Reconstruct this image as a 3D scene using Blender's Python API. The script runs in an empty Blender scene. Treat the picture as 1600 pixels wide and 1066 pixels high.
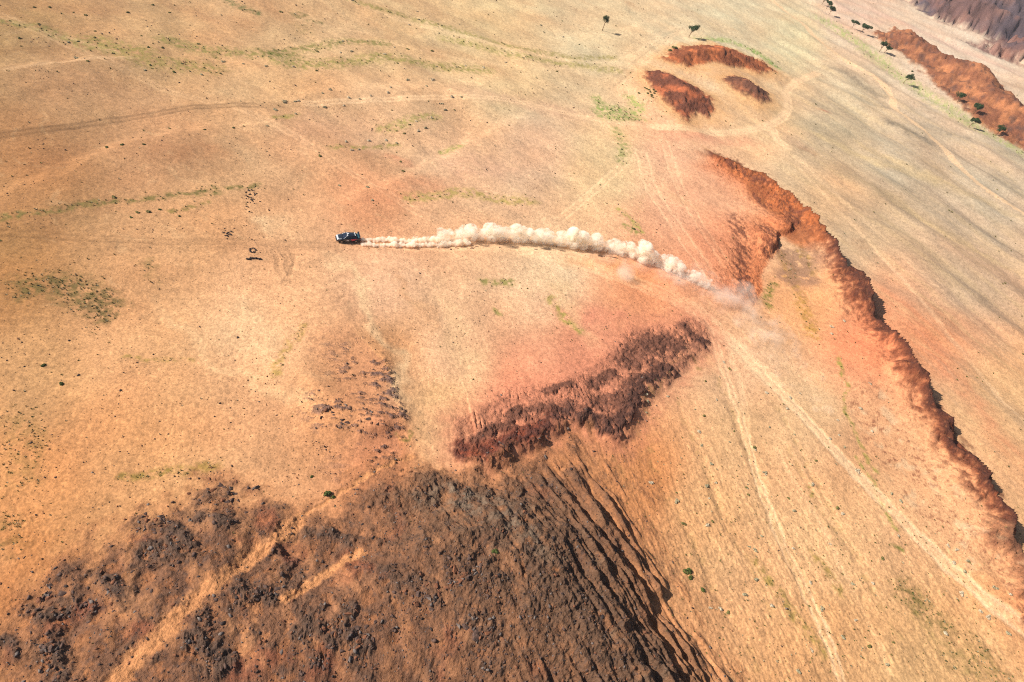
import bpy, bmesh, math, random
import numpy as np
from mathutils import Vector, Matrix
C = bpy.context.scene.collection
RAD = math.radians
random.seed(7); RNG = np.random.default_rng(11)

# ------------------------------------------------------------------ camera, sky, sun
CAM_H, PITCH, ROLL, FPX = 84.0, 41.0, 18.0, 1067.0      # height, degrees down, degrees of bank, focal length in px of a 1600 px frame
SUN_EL, SUN_TO = 37.0, 12.0                              # elevation; direction the light travels to, degrees from +X
scn = bpy.context.scene
p, r = RAD(PITCH), RAD(ROLL)
FW = np.array([0, math.cos(p), -math.sin(p)]); RT = np.array([1., 0, 0]); UP = np.array([0, math.sin(p), math.cos(p)])
CX = math.cos(r)*RT + math.sin(r)*UP; CU = -math.sin(r)*RT + math.cos(r)*UP
cam = bpy.data.cameras.new('camera'); co = bpy.data.objects.new('camera', cam); C.objects.link(co)
m = Matrix.Identity(4)
for i in range(3):
    m[i][0], m[i][1], m[i][2] = CX[i], CU[i], -FW[i]
m[2][3] = CAM_H
co.matrix_world = m
cam.sensor_width = 36; cam.lens = FPX/1600*36; cam.clip_start = .5; cam.clip_end = 9000
scn.camera = co
w = bpy.data.worlds.new('World'); scn.world = w; w.use_nodes = True
nt = w.node_tree; bg = nt.nodes['Background']
sky = nt.nodes.new('ShaderNodeTexSky'); sky.sky_type = 'NISHITA'; sky.sun_disc = False
sky.sun_elevation = RAD(SUN_EL); sky.sun_rotation = RAD(90 - (SUN_TO+180)); sky.dust_density = 2.0
nt.links.new(sky.outputs[0], bg.inputs[0]); bg.inputs[1].default_value = 0.052
sl = bpy.data.lights.new('sun', 'SUN'); sl.energy = 4.6; sl.angle = RAD(.5); sl.color = (1, .95, .86)
so = bpy.data.objects.new('sun', sl); C.objects.link(so)
sd = Vector((math.cos(RAD(SUN_TO))*math.cos(RAD(SUN_EL)), math.sin(RAD(SUN_TO))*math.cos(RAD(SUN_EL)), -math.sin(RAD(SUN_EL))))
so.rotation_euler = sd.to_track_quat('-Z', 'Y').to_euler(); so.location = (0, 0, 200)
scn.view_settings.view_transform = 'Standard'; scn.view_settings.look = 'None'
scn.view_settings.exposure = 0.80; scn.view_settings.gamma = 1
scn.render.engine = 'CYCLES'
scn.cycles.max_bounces = 16; scn.cycles.volume_bounces = 14; scn.cycles.diffuse_bounces = 3
scn.cycles.volume_step_rate = 1.0; scn.cycles.use_denoising = False
scn.cycles.filter_width = 1.1

# ------------------------------------------------------------------ survey points -> world
def G(x, y, z=0.):
    d = FW + (x-800)/FPX*CX - (y-533)/FPX*CU
    t = (z-CAM_H)/d[2]
    return (float(d[0]*t), float(d[1]*t))
def PL(pts, z=0.): return np.array([G(a, b, z) for a, b in pts], dtype=np.float64)
def mpp(x, y): return np.sqrt(x*x+y*y+CAM_H**2)/FPX
def lin(c):
    c = np.asarray(c, dtype=np.float64)/255.
    return np.where(c <= .04045, c/12.92, ((c+.055)/1.055)**2.4)
KALB = .62
def alb(*c): return np.minimum(lin(c)*KALB, .85).astype(np.float32)

# ------------------------------------------------------------------ noise
_P = RNG.permutation(256).astype(np.int32); _P = np.concatenate([_P, _P])
_g = np.linspace(0, 2*np.pi, 256, endpoint=False); _GX = np.cos(_g).astype(np.float32); _GY = np.sin(_g).astype(np.float32)
def perlin(x, y):
    xi = np.floor(x); yi = np.floor(y); fx = (x-xi).astype(np.float32); fy = (y-yi).astype(np.float32)
    X = xi.astype(np.int64) & 255; Y = yi.astype(np.int64) & 255
    u = fx*fx*fx*(fx*(fx*6-15)+10); v = fy*fy*fy*(fy*(fy*6-15)+10)
    def g(ix, iy, dx, dy):
        h = _P[_P[ix]+iy]; return _GX[h]*dx+_GY[h]*dy
    X1 = (X+1) & 255; Y1 = (Y+1) & 255
    a = g(X, Y, fx, fy); b = g(X1, Y, fx-1, fy); c = g(X, Y1, fx, fy-1); d = g(X1, Y1, fx-1, fy-1)
    return ((a+(b-a)*u)*(1-v)+(c+(d-c)*u)*v)*1.5
def fbm(x, y, L, oc=4, s=0., gain=.5):
    o = np.zeros(x.shape, np.float32); a = 1.; n = 0.; f = 1./L
    for i in range(oc):
        o += a*perlin(x*f+s*17.3+i*31.7, y*f+s*9.1-i*11.3); n += a; a *= gain; f *= 2.03
    return o/n
def ridged(x, y, L, oc=4, s=0., gain=.55):
    o = np.zeros(x.shape, np.float32); a = 1.; n = 0.; f = 1./L
    for i in range(oc):
        o += a*(1-2.2*np.abs(perlin(x*f+s*13.7+i*21.1, y*f-s*5.3+i*8.9))); n += a; a *= gain; f *= 2.1
    return o/n
def strat(x, y, az, La, Lw):
    """coordinates along and across a grain direction"""
    c, s = math.cos(RAD(az)), math.sin(RAD(az))
    return (x*c+y*s)/La, (-x*s+y*c)/Lw
def ss(a, b, v):
    t = np.clip((v-a)/(b-a), 0, 1); return t*t*(3-2*t)

# ------------------------------------------------------------------ distances
def dline(x, y, P, reach):
    """distance to a polyline, position along it 0..1, side (+ left of travel)"""
    D = np.full(x.shape, 1e9, np.float32); T = np.zeros(x.shape, np.float32); S = np.ones(x.shape, np.float32)
    L = np.hypot(*(P[1:]-P[:-1]).T); A = np.concatenate([[0], np.cumsum(L)])
    for i in range(len(P)-1):
        a, b = P[i], P[i+1]
        k = np.where((x > min(a[0], b[0])-reach) & (x < max(a[0], b[0])+reach) & (y > min(a[1], b[1])-reach) & (y < max(a[1], b[1])+reach))[0]
        if not len(k): continue
        ex, ey = b-a; px = x[k]-a[0]; py = y[k]-a[1]
        t = np.clip((px*ex+py*ey)/(L[i]**2+1e-9), 0, 1)
        qx = px-t*ex; qy = py-t*ey; d = np.hypot(qx, qy)
        m_ = d < D[k]; kk = k[m_]
        D[kk] = d[m_]; T[kk] = (A[i]+t[m_]*L[i])/A[-1]; S[kk] = np.sign(ex*py-ey*px)[m_]
    return D, T, S
def dpoly(x, y, P, reach):
    """signed distance to a closed outline, negative inside"""
    Q = np.vstack([P, P[:1]])
    D, _, _ = dline(x, y, Q, reach)
    lo, hi = P.min(0)-1, P.max(0)+1
    k = np.where((x > lo[0]) & (x < hi[0]) & (y > lo[1]) & (y < hi[1]))[0]
    ins = np.zeros(len(k), bool); X = x[k]; Y = y[k]
    for i in range(len(P)):
        a, b = Q[i], Q[i+1]
        if a[1] == b[1]: continue
        c = ((a[1] > Y) != (b[1] > Y)) & (X < (b[0]-a[0])*(Y-a[1])/(b[1]-a[1])+a[0])
        ins ^= c
    D[k[ins]] *= -1
    return np.where((D > 1e8), 1e3, D)
def smooth(pts, n=3):
    P = np.array(pts, float)
    for _ in range(n-1):
        Q = [P[0]]
        for a, b in zip(P[:-1], P[1:]): Q += [a*.75+b*.25, a*.25+b*.75]
        Q.append(P[-1]); P = np.array(Q)
    return P

# ------------------------------------------------------------------ the shapes of the land (survey pixels)
R_RIGHT = [(1098,213),(1130,228),(1165,247),(1195,262),(1222,288),(1250,312),(1266,324),(1272,345),(1290,362),(1305,385),(1330,425),(1345,450),(1365,480),(1390,510),(1412,540),(1420,565),(1450,605),(1480,645),(1505,680),(1530,720),(1555,765),(1580,810),(1600,850),(1640,925),(1700,1030)]
R_INNER = [(1110,232),(1150,258),(1195,285),(1222,312),(1243,332),(1240,352),(1212,362),(1206,385),(1190,402),(1184,432),(1172,472)]
R_MID = [(712,708),(735,722),(768,716),(800,700),(845,680),(872,662),(900,652),(935,664),(960,678),(983,662),(996,640),(998,610),(1030,596),(1058,570),(1080,548),(1100,538),(1114,522)]
P_MID = [(700,660),(730,645),(770,625),(812,602),(850,600),(890,590),(925,572),(945,545),(985,512),(1010,503),(1060,500),(1072,488),(1100,495),(1118,520),(1100,545),(1060,580),(1035,600),(1005,612),(1000,650),(960,688),(900,666),(830,698),(760,730),(722,727),(706,700)]
P_HILL = [(500,792),(560,738),(640,708),(720,735),(768,734),(850,702),(905,690),(965,750),(1020,830),(1050,905),(1100,985),(1150,1066),(1220,1200),(1200,1300),(100,1300),(-60,1066),(0,950),(60,880),(180,800),(330,740),(430,762)]
R_HILL = [(740,740),(790,800),(835,850),(885,905),(950,985),(1010,1060),(1060,1140),(1080,1250)]
R_SPUR = [(480,432),(545,500),(590,560),(622,610),(634,650),(628,700)]
R_SPUR2 = [(400,540),(450,580),(520,620),(580,660),(618,700)]
P_M1 = [(1033,97),(1050,84),(1085,76),(1115,73),(1140,82),(1165,90),(1190,97),(1207,108),(1190,113),(1150,108),(1120,107),(1100,105),(1080,110),(1055,106)]
P_M2 = [(1005,118),(1020,114),(1050,122),(1080,140),(1102,155),(1116,178),(1105,186),(1088,176),(1072,192),(1055,178),(1040,160),(1020,140)]
P_M3 = [(1125,133),(1145,127),(1165,133),(1190,152),(1199,165),(1182,168),(1160,158),(1140,146)]
P_FR = [(1360,50),(1393,46),(1412,48),(1440,62),(1465,88),(1495,103),(1530,110),(1560,128),(1600,168),(1700,255),(1760,340),(1685,300),(1602,233),(1562,211),(1522,184),(1481,149),(1431,104),(1386,74)]
P_MT = [(1412,-12),(1440,8),(1470,26),(1500,36),(1530,48),(1570,62),(1590,66),(1530,68),(1560,80),(1600,92)]
H_TRACKS = []    # filled below: (line, half width, kind)
T_LIST = [
 ('ruts', [(-60,224),(0,218),(60,208),(120,200),(200,183),(250,175),(300,168),(370,166),(430,165),(480,163)], 1.2, -.24),
 ('ruts', [(380,166),(420,165),(520,161),(600,157),(700,153),(760,156),(830,163),(900,177),(960,187),(1010,193)], 1.2, .14),
 ('ruts', [(-40,0),(0,18),(60,45),(140,85),(200,115),(290,150),(370,170),(430,195),(480,225),(540,265),(600,300),(650,330),(705,358)], 1.1, .04),
 ('ruts', [(-50,362),(0,366),(130,378),(250,386),(330,384),(400,382),(500,384),(545,384)], 1.1, -.07),
 ('wide', [(-50,372),(0,376),(130,392),(250,396),(400,386)], 2.0, -.04),
 ('wide', [(600,382),(700,382),(800,388),(870,400),(920,415),(980,437),(1040,462),(1090,487),(1130,522),(1180,570),(1230,625)], 2.6, .10),
 ('ruts', [(1130,520),(1180,572),(1230,627),(1280,682),(1340,742),(1400,802),(1460,862),(1520,917),(1600,987),(1700,1070)], 1.3, .24),
 ('wide', [(1180,572),(1230,627),(1280,682),(1340,742),(1400,802),(1450,855),(1500,930),(1540,990),(1600,1066),(1650,1130)], 1.6, .02),
 ('ruts', [(1090,490),(1115,525),(1128,570),(1148,630),(1170,700),(1200,790),(1240,880),(1280,960),(1320,1066),(1345,1130)], .75, .12),
 ('wide', [(1115,510),(1140,548),(1156,600),(1164,650),(1170,705)], .7, .09),
 ('wide', [(1130,520),(1180,572),(1230,627),(1280,682),(1340,742),(1400,802),(1460,862),(1520,917),(1600,987),(1700,1070)], 1.6, .07),
 ('wide', [(1200,690),(1250,760),(1300,850),(1350,950),(1400,1066)], .6, .05),
 ('wide', [(1195,-10),(1255,35),(1290,72),(1330,100),(1375,125),(1396,150),(1396,165),(1410,178),(1440,200),(1475,235),(1500,262),(1540,300),(1600,337),(1680,390)], 1.7, .5),
 ('ruts', [(1000,192),(1040,200),(1100,206),(1160,207),(1200,199),(1226,184),(1231,160),(1226,140),(1250,122),(1282,108)], 1.5, .5),
 ('ruts', [(1205,200),(1209,218),(1232,238)], 1.4, .42),
 ('wide', [(1236,252),(1330,355),(1400,428),(1450,490),(1500,550),(1560,620),(1620,680)], .8, .10),
 ('ruts', [(1230,238),(1330,330),(1420,420),(1540,520),(1640,600)], .8, .05),
 ('ruts', [(1420,300),(1500,355),(1640,440)], .7, .04),
 ('wide', [(960,140),(985,120),(1010,98),(1035,74),(1050,52),(1075,44)], 1.4, .10),
 ('ruts', [(955,132),(1000,98),(1030,76)], 2.0, -.06),
 ('ruts', [(870,345),(920,305),(960,265),(985,245)], 1.2, .10),
 ('ruts', [(1000,230),(1015,290),(1060,360),(1110,430),(1130,455)], 2.3, .08),
 ('ruts', [(1035,215),(1060,290),(1100,360),(1140,420)], 1.6, .06),
 ('wide', [(510,-6),(600,25),(700,50),(800,76),(900,96),(960,95),(1010,75),(1040,42),(1080,40)], 1.2, .06),
 ('wide', [(440,70),(560,60),(640,75),(760,100),(880,108),(960,100)], 1.0, .05),
 ('wide', [(0,52),(60,38),(120,60),(190,84)], .9, .05),
 ('wide', [(0,118),(60,104),(130,98),(220,92)], .9, .07),
 ('wide', [(460,30),(520,45),(590,55),(600,40)], .9, .04),
 ('wide', [(950,55),(1010,30),(1090,20)], 1.1, .05),
 ('wide', [(470,425),(520,398),(540,390)], .7, -.07),
 ('wide', [(430,398),(434,430),(446,445)], .5, -.20),
 ('wide', [(445,398),(447,425),(458,448)], .5, -.20),
 ('wide', [(458,396),(455,425),(440,450)], .4, -.25),
 ('wide', [(640,195),(655,215),(675,240)], .5, -.03),
 ('wide', [(560,150),(620,180),(660,195)], .5, .04),
]
PATHS = [([(470,797),(430,832),(380,872),(340,905),(290,955),(230,1002),(160,1066),(110,1120)], .95), ([(560,858),(520,885),(480,912),(448,936)], .5), ([(640,700),(590,722),(545,748),(505,772),(470,797)], .35)]
GULL = [[(1098,540),(1140,640),(1180,740),(1230,860),(1290,1000)], [(1050,620),(1100,720),(1150,840),(1220,980)], [(1000,680),(1060,800),(1110,900),(1160,1000),(1190,1066)],
        [(1190,600),(1260,720),(1330,860),(1410,1000)], [(1230,700),(1290,800),(1350,900)], [(960,720),(1000,780),(1060,880)]]
GULL_W = [PL(smooth(g, 3)) for g in GULL]
W_RIGHT = PL(smooth(R_RIGHT, 2), 3.6); W_INNER = PL(smooth(R_INNER, 2), 1.4); W_MID = PL(smooth(R_MID, 2), 1.5); W_PMID = PL(P_MID, .8)
MIDP = [([(722,712),(745,708),(768,706)], 3.0), ([(740,690),(772,672),(800,668)], 1.3), ([(785,695),(820,680),(845,668)], 1.5), ([(800,650),(835,640),(870,642)], 1.3), ([(850,612),(890,600)], .9), ([(862,650),(888,640),(905,655)], 1.7), ([(915,655),(950,668),(985,655)], 2.2), ([(940,630),(980,625),(995,600)], 2.4), ([(985,560),(1010,540),(1050,530)], 3.2), ([(1020,570),(1045,580),(1010,596)], 2.), ([(1070,505),(1085,520),(1105,530)], 1.9), ([(925,600),(960,585)], 1.3)]
W_MIDP = [(PL(q, 1.5), wd) for q, wd in MIDP]
INP = [([(1195,352),(1210,368),(1204,388)], 2.4), ([(1226,318),(1241,334),(1236,350)], 2.2), ([(1150,330),(1162,370),(1158,410),(1172,455)], 2.6), ([(1120,232),(1150,258),(1190,284)], 2.0), ([(1180,300),(1200,315)], 1.6), ([(1225,330),(1258,336)], 1.), ([(1165,455),(1168,480)], 2.)]
W_INP = [(PL(q, 1.6), wd) for q, wd in INP]
W_PHILL = PL(P_HILL, 1.); W_RHILL = PL(smooth(R_HILL, 2), 6.); W_SPUR = PL(smooth(R_SPUR, 3), 1.5); W_SPUR2 = PL(smooth(R_SPUR2, 2), 1.)
W_M1, W_M2, W_M3 = PL(P_M1, .3), PL(P_M2, .3), PL(P_M3, .2)
W_FR, W_MT = PL(P_FR, .6), np.vstack([PL(P_MT, 2.), [(290, 480), (600, 430), (1500, 900), (1100, 2600), (300, 2600), (170, 1100), (185, 760)]])
W_TR = [(k, PL(smooth(q, 3)), hw, tn) for k, q, hw, tn in T_LIST]
W_PT = [(PL(smooth(q, 3), 3.), hw) for q, hw in PATHS]

# big valley side right of the ridge, soft swells on the left plain
SWELLS = [([(-80,130),(0,112),(70,104),(140,98),(220,92)], 1.6, 4, 16), ([(-60,345),(60,300),(150,262),(190,235),(260,222),(350,205)], 1.8, 5, 20), ([(0,445),(150,395),(300,392)], .8, 5, 14),
          ([(480,150),(600,140),(740,150),(900,170)], .8, 5, 16), ([(400,330),(560,318),(640,280),(740,225),(850,170)], .9, 4, 16), ([(620,420),(650,460),(680,500),(684,560)], .3, 4, 9), ([(700,400),(740,470),(760,540),(770,600)], .22, 5, 9),
          ([(1140,230),(1240,300),(1330,400)], .6, 6, 10)]
W_SW = [(PL(smooth(q, 3)), h, a, b) for q, h, a, b in SWELLS]
OUT = [([(287,768),(300,788),(330,802),(352,812)], 1.1), ([(300,760),(340,750),(385,745),(412,756),(440,772)], .9), ([(205,795),(232,788),(255,802),(275,815)], 1.2), ([(220,838),(250,842),(275,850),(296,860)], 1.3), ([(268,818),(290,838),(300,858)], 1.2),
 ([(45,930),(60,940),(85,948)], 1.), ([(100,925),(135,940)], .9), ([(52,1000),(75,1015),(92,1035)], 1.3), ([(470,985),(520,1000),(560,1020)], 1.4), ([(540,960),(500,1035)], 1.1), ([(700,895),(725,905),(742,915)], 1.6), ([(645,920),(665,940),(672,955)], 1.1), ([(300,1000),(330,1010),(350,1030)], 1.3),
 ([(372,925),(400,930),(425,940)], .8), ([(480,822),(510,825),(540,838)], 1.), ([(740,970),(750,1000),(760,1010)], 1.4), ([(600,905),(620,925)], 1.), ([(140,880),(180,900),(200,930)], .9), ([(0,990),(40,1000)], 1.), ([(430,850),(460,870),(440,890)], .6)]
W_OUT = [(PL(q, 3.), wd) for q, wd in OUT]
STR = -72.      # the bedding runs this way everywhere

def zones(x, y):
    """warped outline masks, shared by relief and colour"""
    M = mpp(x, y)
    wx = fbm(x, y, 7., 3, 1.); wy = fbm(x, y, 7., 3, 2.)
    fine = fbm(x, y, 1.6, 3, 3.)
    Z = {'M': M, 'fine': fine}
    X = x+wx*2.2; Y = y+wy*2.2; Z['X'], Z['Y'] = X, Y
    far = np.clip((y-230)/200, 0, 2); XF = x+wx*(2+5*far)+fine*far; YF = y+wy*(2+5*far)+fine*far
    sa, sb = strat(x, y, -50., 12., 1.6)
    Z['hill'] = dpoly(X, Y, W_PHILL, 60)+fbm(sa, sb, 1., 3, 73.)*9*ss(5, 20, x)+fbm(x, y, 4., 3, 74.)*3.5
    Z['mid'] = dpoly(x+wx*1.2+fine*.9, y+wy*1.2, W_PMID, 30)
    Z['m1'] = dpoly(XF, YF, W_M1, 25); Z['m2'] = dpoly(XF, YF, W_M2, 25); Z['m3'] = dpoly(XF, YF, W_M3, 25)
    Z['fr'] = dpoly(XF, YF, W_FR, 60); Z['mt'] = dpoly(XF, YF, W_MT, 400)
    jag = fbm(x, y, 7., 2, 4.)*2.6; Z['right'] = dline(x+wx*1.6+fine*.12+jag, y+wy*1.6, W_RIGHT, 45)
    Z['inner'] = dline(x+wx*1.6+fine*.5, y+wy*1.6, W_INNER, 45)
    Z['midl'] = dline(x+wx*1.0+fine*.4, y+wy*1.0, W_MID, 30)
    Z['rhill'] = dline(X, Y, W_RHILL, 40)
    Z['spur'] = dline(X, Y, W_SPUR, 40); Z['spur2'] = dline(X, Y, W_SPUR2, 30)
    return Z

def height(x, y, Z):
    M = Z['M']
    h = fbm(x, y, 90., 3, 5.)*1.8+fbm(x, y, 28., 3, 6.)*.9+fbm(*strat(x, y, -25., 16., 7.), 1., 3, 56.)*.38*ss(100, 140, y)
    for P, a, wl, wr in W_SW:
        d, t, s = dline(Z['X'], Z['Y'], P, 30)
        e = np.sin(np.pi*np.clip(t, .02, .98))**.5
        h += np.where(s > 0, ss(wl, 0, d), ss(wr, 0, d))*a*e*.65
    # the right hand plain with its parallel swales
    a_, b_ = strat(x, y, -52., 60., 11.)
    d, t, s = Z['right']
    plain = np.clip(ss(95, 130, x+ (y-60)*.10)*1.0, 0, 1)*ss(60, 90, y)
    h += plain*perlin(a_, b_)*1.1
    # long right ridge: gentle on the left, broken cliff on the right
    hr = (.8+4.0*ss(.03, .22, t)-1.6*ss(.7, 1., t))*(.82+.30*perlin(t*9, t*0+1.5)+.30*perlin(t*22, t*0+.5)+.08*perlin(t*60, t*0+3.5))
    for bx_, by_, br_, ba_ in ((1268, 334, 5., .75), (1284, 352, 3.5, .5), (1348, 440, 5., .6), (1408, 540, 6., .9), (1500, 690, 5., .4), (1566, 800, 6., .5)):
        g_ = G(bx_, by_, 3.6); hr = hr*(1+.32*ba_*np.exp(-((x-g_[0])**2+(y-g_[1])**2)/br_**2))
    ends = ss(0, .05, t)
    L = np.where(s < 0, np.exp(-(d/7.)**1.2), ss(2.3, .0, d)**.9)
    L = np.where(d > 44, 0, L)
    step = np.where(s < 0, np.clip(1-d/3.2, 0, 1)*.28, 0)
    h_right = hr*ends*(L*.80+step)
    # inner ridge
    d, t, s = Z['inner']
    hi_ = (.5+.9*ss(.0, .45, t)-1.3*ss(.60, .78, t)+1.0*np.exp(-((t-.52)/.07)**2)+.4*np.exp(-((t-.66)/.05)**2))*(.85+.3*perlin(t*20, t*0+7.5))
    L = np.where(s > 0, 0, 0)
    L = np.where(s < 0, np.exp(-(d/11.)**1.5), ss(1.8, 0, d))
    L = np.where(d > 44, 0, L)
    h_in = hi_*ss(0, .06, t)*ss(1, .93, t)*L
    # mid ridge (travels up to the right; its steep side is the right hand one)
    d, t, s = Z['midl']
    hm = (1.45-.4*ss(.25, .6, t)-.5*ss(.7, 1, t))*(.8+.35*perlin(t*26, t*0+2.2)+.15*perlin(t*70, t*0+8.2))
    L = np.where(s > 0, np.exp(-(d/7.5)**1.6), ss(2.6, 0, d))
    L = np.where(d > 28, 0, L)
    h_mid = hm*ss(0, .05, t)*ss(1, .93, t)*L
    # dark foreground hill
    q = -Z['hill']
    dome = ss(-.5, 20, q)
    d, t, s = Z['rhill']
    back = np.where(s > 0, np.exp(-(d/9.)**1.6), np.exp(-(d/20.)**2))*ss(0, .15, t)
    back = np.where(d > 39, 0, back)
    h_hill = dome*2.9+back*2.3*ss(-2, 8, q)
    # spurs left of the centre
    d, t, s = Z['spur']; e = ss(0, .35, t)*ss(1, .9, t)
    h_sp = np.where(d > 39, 0, np.where(s < 0, np.exp(-(d/13.)**2), np.exp(-(d/3.5)**2)))*.9*e
    d, t, s = Z['spur2']; e = ss(0, .3, t)*ss(1, .85, t)
    h_sp2 = np.where(d > 28, 0, np.exp(-(d/4.)**2))*.9*e
    # mounds, far ridge, mountain
    def dome_(q, hh, wdt): return hh*ss(-.8, wdt, -q)
    h_m = (dome_(Z['m1'], 3.2, 14)+dome_(Z['m2'], 2.6, 13)+dome_(Z['m3'], 1.9, 8))*(1+.5*fbm(x, y, 8., 3, 72.))+sum(1.2*ss(16, -1, Z[k_]) for k_ in ('m1', 'm2', 'm3'))
    h_fr = 8.5*ss(-1, 30, -Z['fr'])*(1+.4*fbm(x, y, 30., 3, 9.))
    q = -Z['mt']
    h_mt = (34*ss(-2, 170, q)+7*ss(-1, 25, q))*(1+.5*fbm(x, y, 60., 3, 10.))
    h += np.maximum.reduce([h_right, h_in])+h_mid+h_hill+h_sp+h_sp2+h_m+h_fr+h_mt
    # gullies
    for P in GULL_W:
        d, t, s = dline(Z['X']*.5+x*.5, Z['Y']*.5+y*.5, P, 8)
        h -= np.exp(-(d/.8)**2)*.16*np.sin(np.pi*t)
    # ---- rock masks
    n1 = Z['fine']
    d, t, s = Z['right']
    rk_r = np.where(s < 0, ss(np.where(t < .3, 7.0, 4.6), .6, d+3*n1+2.5*fbm(x, y, 6., 3, 31.)), ss(3.0, 1.6, d))*ends
    d, t, s = Z['inner']
    e = ss(0, .08, t)*ss(1, .96, t)
    rk_i = np.where(s < 0, ss(13, 2, d+5*n1+3*fbm(x, y, 5., 2, 30.)), ss(2.2, 1.2, d))*e
    rk_m = ss(.8, -1.6, Z['mid']+1.6*n1)
    def patches(WP, k1=.9):
        o = np.zeros_like(h)
        for P, wd in WP:
            dd, _, _ = dline(Z['X']*.3+x*.7+n1*.6, Z['Y']*.3+y*.7, P, 7); o = np.maximum(o, ss(wd*1.35, wd*.35, dd+wd*k1*n1))
        return o
    pm = patches(W_MIDP); pi_ = patches(W_INP); Z['pm'], Z['pi'] = pm, pi_
    rk_m = np.clip(rk_m*(pm+.5*ss(-.1, .2, ridged(*strat(x, y, STR, 5., .7), 1., 3, 80.))), 0, 1)
    rk_i = np.clip(rk_i*(.5+.7*pi_), 0, 1)
    cov = ss(-.42, .05, fbm(*strat(x, y, -48., 7., 2.6), 1., 4, 36.)+.35*fbm(x, y, 2.2, 3, 37.)+.9*ss(4, 26, x)*ss(92, 60, y)-.06); Z['cov'] = cov
    edge = ss(8, 24, x); rk_h = (ss(1.0, -5.5, Z['hill']+2.*n1)*(1-edge)+edge*ss(2., -13., Z['hill']+3.*n1+5*fbm(*strat(x, y, -55., 6., 1.1), 1., 4, 62.)))*(.5+.5*cov)
    rk_s = np.zeros_like(h)
    for k, wdt in (('spur', 15.), ('spur2', 9.)):
        d, t, s = Z[k]
        pat = ss(.07, .28, fbm(*strat(x, y, 20., 2.6, 1.1), 1., 4, 12., .65)+.35*fbm(x, y, 7., 2, 13.))
        rk_s = np.maximum(rk_s, ss(wdt, 1, d)*np.where(s < 0, 1, ss(2, .5, d))*ss(.25, .6, t)*pat)
    rk_f = np.maximum.reduce([ss(1.8, -1.2, Z['m1']+2*n1), ss(1.8, -1.2, Z['m2']+2*n1), ss(1.8, -1.2, Z['m3']+2*n1)])*(.45+.55*ss(-.25, .1, fbm(x, y, 7., 4, 38.)))
    rk_fr = ss(1, -3, Z['fr']); rk_mt = ss(3, -6, Z['mt'])
    Z.update(rk_r=rk_r, rk_i=rk_i, rk_m=rk_m, rk_h=rk_h, rk_s=rk_s, rk_f=rk_f, rk_fr=rk_fr, rk_mt=rk_mt)
    # bedding: sharp ribs along STR, clumps and blocks
    sx, sy = strat(x+n1*.5, y, STR, 7.0, .85)
    ribs = ridged(sx, sy, 1., 4, 14., .6)
    blk = ridged(x, y, 2.3, 5, 15., .6)
    ribs = np.where(Z['mid'] < 4, ridged(*strat(x+n1*1.5+fbm(x, y, 5., 2, 65.)*2, y+n1, -38., 3.6, 1.1), 1., 4, 66., .6), ribs)
    clump = fbm(x, y, 6.5, 4, 16.)
    Z['ribs'], Z['blk'], Z['clump'] = ribs, blk, clump
    rh = ss(-.15, .25, clump)
    dq, tq, sq = Z['right']; crest = np.where(sq > 0, .25, .35+.65*ss(0, 3., dq))
    rockh = rk_r*crest*(.34*ribs+.75*blk*(.35+1.3*ss(-.2, .3, fbm(x, y, 9., 2, 58.))))+rk_i*(.25*ribs+.50*blk)*(.45+.65*rh)+rk_m*(.30*ribs+.42*blk+.35*ridged(x, y, 5.5, 3, 59.))+rk_s*(.35*blk+.15)
    right_part = rk_h*ss(620, 800, 0*x+0)  # placeholder, replaced below
    d, t, s = Z['rhill']
    nearr = np.where(d > 39, 0, np.exp(-(d/13.)**2))
    outc = ss(.08, .3, fbm(x, y, 4.2, 4, 18.)+.15*fbm(x, y, 17., 2, 19.))
    oc = np.zeros_like(h)
    for P, wd in W_OUT:
        dd, _, _ = dline(Z['X']*.4+x*.6, Z['Y']*.4+y*.6, P, 6); oc = np.maximum(oc, ss(wd*1.5, wd*.4, dd+wd*.9*n1))
    outc = np.clip(.55*outc+oc*ss(-.25, .1, blk), 0, 1)
    Z['nearr'] = nearr; Z['outc'] = outc
    sx2, sy2 = strat(x+n1*.6+clump*1.2, y, -50., 9.0, 1.15)
    wv = fbm(x, y, 5., 3, 33.)*2.6; sx2, sy2 = strat(x+wv+n1, y+wv*.6, -50., 4.2, 1.9); sx3, sy3 = strat(x-wv, y+wv+n1, -72., 3.0, 1.25)
    rib2 = .55*ridged(sx2, sy2, 1., 5, 20., .65)+.45*ridged(sx3, sy3, 1., 5, 34., .65); rib2 = rib2*(.55+1.1*ss(-.3, .35, fbm(x, y, 8., 2, 35.))); Z['rib2'] = rib2
    rockh += rk_h*(nearr*(.27*rib2+.14*ridged(*strat(x+wv, y, -60., 1.8, .6), 1., 3, 64.)+.48*blk+.6*ridged(x+wv, y-wv, 6.5, 3, 60.))+(1-nearr)*(outc*(.50*blk+.16)+.16*blk))
    rockh += rk_f*(.3*ribs+.75*blk+.5*ridged(x, y, 6., 3, 32.))+rk_fr*(1.0*ridged(x, y, 14., 5, 21.)+.8*blk)+rk_mt*(6*ridged(x, y, 38., 6, 22.)+2.0*ridged(x, y, 9., 4, 23.))
    h += rockh
    # loose ground: grain, streaks
    soil = 1-np.clip(rk_r+rk_i+rk_m+rk_h+rk_f+rk_fr+rk_mt, 0, 1)
    Z['soil'] = soil
    gx, gy = strat(x, y, -66., 2.6, .5)
    lr = ss(92, 70, y)*ss(10, 30, x)
    gx3, gy3 = strat(x, y, -66., 1.3, .42)
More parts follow.
